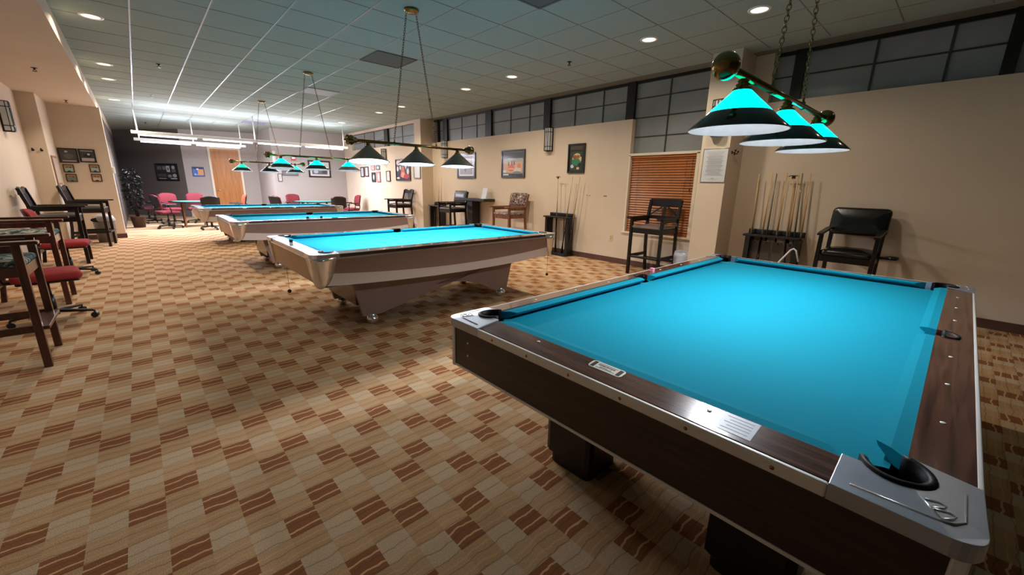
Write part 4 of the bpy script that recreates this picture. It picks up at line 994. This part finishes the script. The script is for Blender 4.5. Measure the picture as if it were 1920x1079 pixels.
# ---------------------------------------------------------------- pictures
def colm(c): return M('print_%02x%02x%02x' % c, c, .35, coat=.2)
def picture(lab, loc, rz, w_, h_, fm, fw, matc, shapes, matw=0., group=None, name='framed_picture', depth=.03):
    """front along local -Y; shapes: (kind,cx,cy,rx,ry,rgb) in 0..1 of the visible area"""
    t = thing(name, lab, 'picture', loc, rz, group)
    bm = nb()
    for a, b in (((-w_/2, -depth, -h_/2), (-w_/2+fw, 0, h_/2)), ((w_/2-fw, -depth, -h_/2), (w_/2, 0, h_/2)), ((-w_/2+fw, -depth, -h_/2), (w_/2-fw, 0, -h_/2+fw)), ((-w_/2+fw, -depth, h_/2-fw), (w_/2-fw, 0, h_/2))): box(bm, a, b)
    obj('frame', bm, fm, t, bevel=.002)
    iw, ih = w_-2*fw, h_-2*fw; mats = [colm(matc)]; bm = nb(); y = -depth*.55
    box(bm, (-iw/2, y, -ih/2), (iw/2, y+.004, ih/2), 0)
    for k, (kind, cx, cy, rx, ry, c) in enumerate(shapes):
        mm = colm(c)
        if mm not in mats: mats.append(mm)
        mi = mats.index(mm); X, Z = -iw/2+cx*iw, -ih/2+cy*ih; RX, RZ = rx*iw, ry*ih; yy = y-.0006*(k+1)
        if kind == 'r': pts = [(X-RX, Z-RZ), (X+RX, Z-RZ), (X+RX, Z+RZ), (X-RX, Z+RZ)]
        elif kind == 't': pts = [(X-RX, Z-RZ), (X+RX, Z-RZ), (X+RX*.3, Z+RZ), (X-RX*.3, Z+RZ)]
        elif kind == 'v': pts = [(X-RX, Z+RZ), (X, Z-RZ), (X+RX, Z+RZ)]
        else: pts = [(X+RX*math.cos(2*PI*j/20), Z+RZ*math.sin(2*PI*j/20)) for j in range(20)]
        f = bm.faces.new([bm.verts.new((px_, yy, pz)) for px_, pz in pts]); f.material_index = mi
    obj('print', bm, mats, t)
    return t
BF = M('black_frame', (18, 16, 16), .3, coat=.3); SF = M('silver_frame', (120, 116, 112), .35, metal=.6); WF = M('walnut_frame', (60, 34, 24), .4); RF = M('rose_frame', (170, 110, 110), .4)
R9 = -PI/2
picture('large black framed picture with white mat and violet image, behind the grey lamp shade', (XW, 8.95, 1.86), R9, .80, .64, BF, .06, (222, 220, 224), [('r', .5, .45, .42, .38, (150, 146, 160)), ('v', .45, .4, .2, .25, (96, 92, 116)), ('r', .5, .9, .45, .06, (120, 116, 120))])
picture('large framed picture of an orange and white interior scene', (XW, 7.13, 1.86), R9, .80, .61, BF, .035, (120, 118, 118), [('r', .5, .82, .48, .15, (66, 66, 70)), ('r', .5, .62, .46, .1, (158, 158, 158)), ('r', .5, .35, .44, .22, (206, 160, 128)), ('e', .42, .33, .15, .14, (206, 98, 44)), ('r', .42, .3, .12, .02, (232, 190, 150)), ('r', .3, .5, .02, .08, (40, 30, 28)), ('r', .45, .53, .02, .08, (40, 30, 28)), ('r', .56, .53, .02, .08, (40, 30, 28)), ('e', .72, .25, .18, .1, (198, 190, 176)), ('e', .7, .12, .2, .08, (120, 118, 112)), ('e', .78, .42, .07, .1, (214, 120, 60)), ('r', .5, .04, .46, .05, (22, 20, 20)), ('r', .18, .06, .13, .025, (226, 222, 214)), ('e', .13, .2, .09, .06, (200, 214, 214))])
picture('narrow black framed picture of a green card table with figures round it', (XW, 5.29, 1.915), R9, .42, .55, BF, .03, (18, 16, 16), [('r', .5, .90, .42, .07, (64, 54, 46)), ('r', .5, .40, .40, .36, (36, 62, 44)), ('e', .55, .48, .32, .22, (200, 184, 130)), ('e', .4, .55, .14, .08, (150, 74, 48)), ('e', .62, .56, .12, .07, (158, 84, 54)), ('e', .5, .36, .3, .14, (52, 122, 88)), ('e', .25, .2, .12, .07, (190, 200, 210)), ('e', .35, .25, .04, .03, (30, 40, 90)), ('e', .75, .25, .1, .08, (24, 30, 26)), ('e', .65, .12, .1, .05, (220, 170, 140)), ('e', .82, .6, .06, .04, (30, 36, 30))])
picture('white printed notice sheet in a thin frame on the right column', (5.98, 2.45, 1.70), R9, .335, .45, SF, .006, (206, 208, 212), [('r', .5, .9-.045*k, .36-.04*(k % 3), .006, (160, 162, 168)) for k in range(16)]+[('r', .5, .1, .06, .008, (120, 120, 124)), ('r', .5, .08, .25, .003, (140, 140, 144))], name='notice_sheet', depth=.012)
# far right wall group
def p61(y, z, w_, h_, lab, fm, mc, sh, fw=.02, g=None): picture(lab, (6.1, y, z), R9, w_, h_, fm, fw, mc, sh, group=g)
g = 'small frames on the farthest right wall section'
p61(14.78, 1.75, .30, .34, 'leftmost of the tall narrow black frames on the farthest right wall', BF, (196, 190, 192), [('r', .5, .5, .3, .3, (176, 172, 178))], .03, g)
p61(14.40, 1.76, .30, .34, 'black narrow frame second from the left on the farthest right wall', BF, (200, 194, 194), [('r', .5, .5, .3, .3, (184, 178, 182))], .03, g)
p61(13.87, 1.88, .28, .15, 'small rose frame in the upper row of the farthest right wall', RF, (206, 180, 182), [('r', .5, .5, .3, .25, (186, 150, 156))], .02, g)
p61(13.48, 1.88, .28, .15, 'small grey frame in the upper row of the farthest right wall', SF, (150, 150, 160), [('e', .5, .5, .3, .25, (200, 200, 206))], .02, g)
p61(13.85, 1.57, .28, .32, 'black frame with pale oval image in the lower row of the far wall', BF, (60, 60, 66), [('e', .5, .5, .28, .32, (176, 178, 186))], .025, g)
p61(13.47, 1.58, .30, .34, 'rose frame with pale oval image in the lower row of the far wall', RF, (200, 160, 160), [('e', .5, .5, .28, .32, (216, 196, 190))], .03, g)
p61(12.73, 1.60, .27, .33, 'single small thin framed sheet left of the dark poster', BF, (206, 198, 190), [('e', .5, .5, .08, .06, (150, 140, 136))], .018, g)
p61(11.72, 1.78, .92, .64, 'dark poster with orange shape and white ovals behind the middle grey shade', BF, (42, 36, 52), [('e', .18, .85, .15, .12, (206, 180, 180)), ('e', .42, .9, .14, .1, (198, 140, 130)), ('e', .12, .55, .07, .12, (214, 210, 206)), ('e', .32, .6, .06, .1, (206, 200, 196)), ('t', .5, .42, .2, .26, (204, 92, 60)), ('e', .5, .25, .14, .14, (226, 150, 120)), ('e', .75, .18, .2, .12, (190, 40, 44)), ('v', .72, .7, .18, .2, (176, 182, 170)), ('e', .86, .42, .08, .14, (208, 206, 204)), ('e', .15, .1, .12, .05, (222, 210, 200))], .02)
p61(10.86, 1.71, .38, .36, 'pale framed sheet at the right edge of the farthest right wall', SF, (206, 204, 206), [('r', .3, .5, .01, .4, (160, 158, 160))], .02)
# grey back walls
picture('large dark framed picture with pale mat and red and grey image behind the teal lamp', (5.13, 16.4, 1.84), 0, .78, .60, BF, .05, (208, 202, 200), [('r', .5, .28, .4, .16, (104, 100, 108)), ('e', .3, .3, .12, .12, (170, 180, 200)), ('e', .75, .3, .14, .12, (70, 66, 74)), ('e', .62, .72, .12, .14, (150, 60, 66)), ('e', .78, .6, .08, .18, (206, 196, 160)), ('r', .3, .7, .16, .18, (60, 60, 90))])
picture('wide dark grey plaque on the right grey wall', (4.12, 16.4, 1.66), 0, .52, .17, M('grey_frame', (90, 90, 90), .5), .03, (112, 112, 112), [('r', .5, .6, .3, .06, (150, 150, 150)), ('r', .5, .35, .34, .05, (146, 146, 146))])
picture('small black and white framed picture under the black lamp shade, left of the pair', (3.88, 16.4, 1.60), 0, .20, .2, BF, .03, (30, 30, 32), [('r', .5, .4, .35, .25, (214, 210, 206))]) if False else None
t = picture('small black framed picture left of the plaque below the black lamp shade', (3.78, 16.4, 1.50), 0, .13, .26, BF, .014, (200, 196, 192), [('r', .5, .5, .2, .3, (180, 176, 172))])
dwn = dv.normalized(); nrm = Vector((dwn.y, -dwn.x, 0))
pb = Vector((1.38, 19.6, 0))+dwn*.42
picture('small bright blue and orange picture left of the door', (pb.x, pb.y, 1.66), dang, .36, .34, BF, .012, (96, 120, 190), [('r', .65, .45, .32, .32, (224, 158, 92)), ('r', .3, .5, .14, .3, (70, 110, 200)), ('r', .5, .9, .45, .08, (40, 36, 80)), ('e', .45, .8, .12, .08, (236, 226, 226)), ('e', .2, .2, .1, .1, (120, 210, 230))])
da = Vector((1.38, 19.6, 0))-Vector((-.42, 22, 0)); aang = math.atan2(da.y, da.x); pa = Vector((-.42, 22, 0))+da*.74
picture('black framed collage of black and white photographs on the angled grey wall', (pa.x, pa.y, 1.62), aang, 1.0, .62, BF, .04, (52, 50, 50), [('r', .15, .78, .11, .12, (110, 108, 108)), ('r', .4, .78, .09, .12, (120, 118, 118)), ('r', .58, .72, .08, .2, (208, 206, 204)), ('r', .58, .72, .03, .09, (90, 88, 88)), ('e', .84, .82, .08, .12, (176, 174, 174)), ('r', .84, .6, .1, .1, (100, 98, 98)), ('r', .25, .3, .2, .1, (84, 82, 82)), ('e', .62, .25, .1, .1, (140, 138, 138)), ('e', .86, .28, .1, .12, (176, 174, 174)), ('r', .25, .08, .18, .02, (190, 188, 188)), ('r', .8, .08, .15, .03, (200, 198, 198))])
# wall of small pictures on the left
def pl(x, z, w_, h_, lab, sh, mc, fm=BF, fw=.02): picture(lab, (x, 13.27, z), 0, w_, h_, fm, fw, mc, sh)
pl(-1.01, 1.83, .29, .30, 'grey framed photograph, upper left on the picture wall', [('e', .4, .8, .1, .08, (170, 168, 160)), ('e', .5, .45, .28, .2, (96, 92, 88)), ('r', .5, .06, .42, .04, (196, 176, 180))], (72, 68, 66))
pl(-.72, 1.84, .26, .28, 'black and white framed photograph, upper right on the picture wall', [('r', .5, .15, .44, .14, (186, 168, 168)), ('e', .5, .5, .3, .16, (24, 24, 26)), ('e', .6, .62, .1, .08, (196, 196, 196)), ('r', .5, .92, .44, .05, (150, 146, 146))], (54, 60, 60))
for x, z, s in [(-1.05, 1.56, 'small teal and brown picture, left one of the middle row'), (-1.04, 1.36, 'small dark teal and brown picture, left one of the bottom row'), (-.65, 1.575, 'small teal and brown picture, right one of the middle row'), (-.65, 1.37, 'small red and white toned picture, right one of the bottom row')]:
    c1 = (150, 188, 186) if 'middle' in s else ((110, 136, 126) if 'dark' in s else (196, 180, 172))
    pl(x, z, .165, .165, s+' on the picture wall', [('r', .5, .28, .44, .26, c1), ('e', .5, .05, .2, .12, (60, 40, 30)), ('e', .35, .7, .15, .08, (120, 70, 44)), ('e', .7, .66, .14, .1, (146, 60, 50) if 'red' in s else (90, 60, 40))], (170, 132, 96), WF, .014)
t = thing('mirror_strip', 'narrow dark frame on the side of the left pilaster', 'picture', (-1.17, 12.45, 1.50), PI/2)
bm = nb(); box(bm, (-.3, -.02, -.28), (.3, 0, .28)); obj('frame', bm, M('light_brown_frame', (150, 112, 84), .4), t)
bm = nb(); box(bm, (-.26, -.022, -.24), (.26, -.02, .24)); obj('print', bm, colm((206, 190, 170)), t)
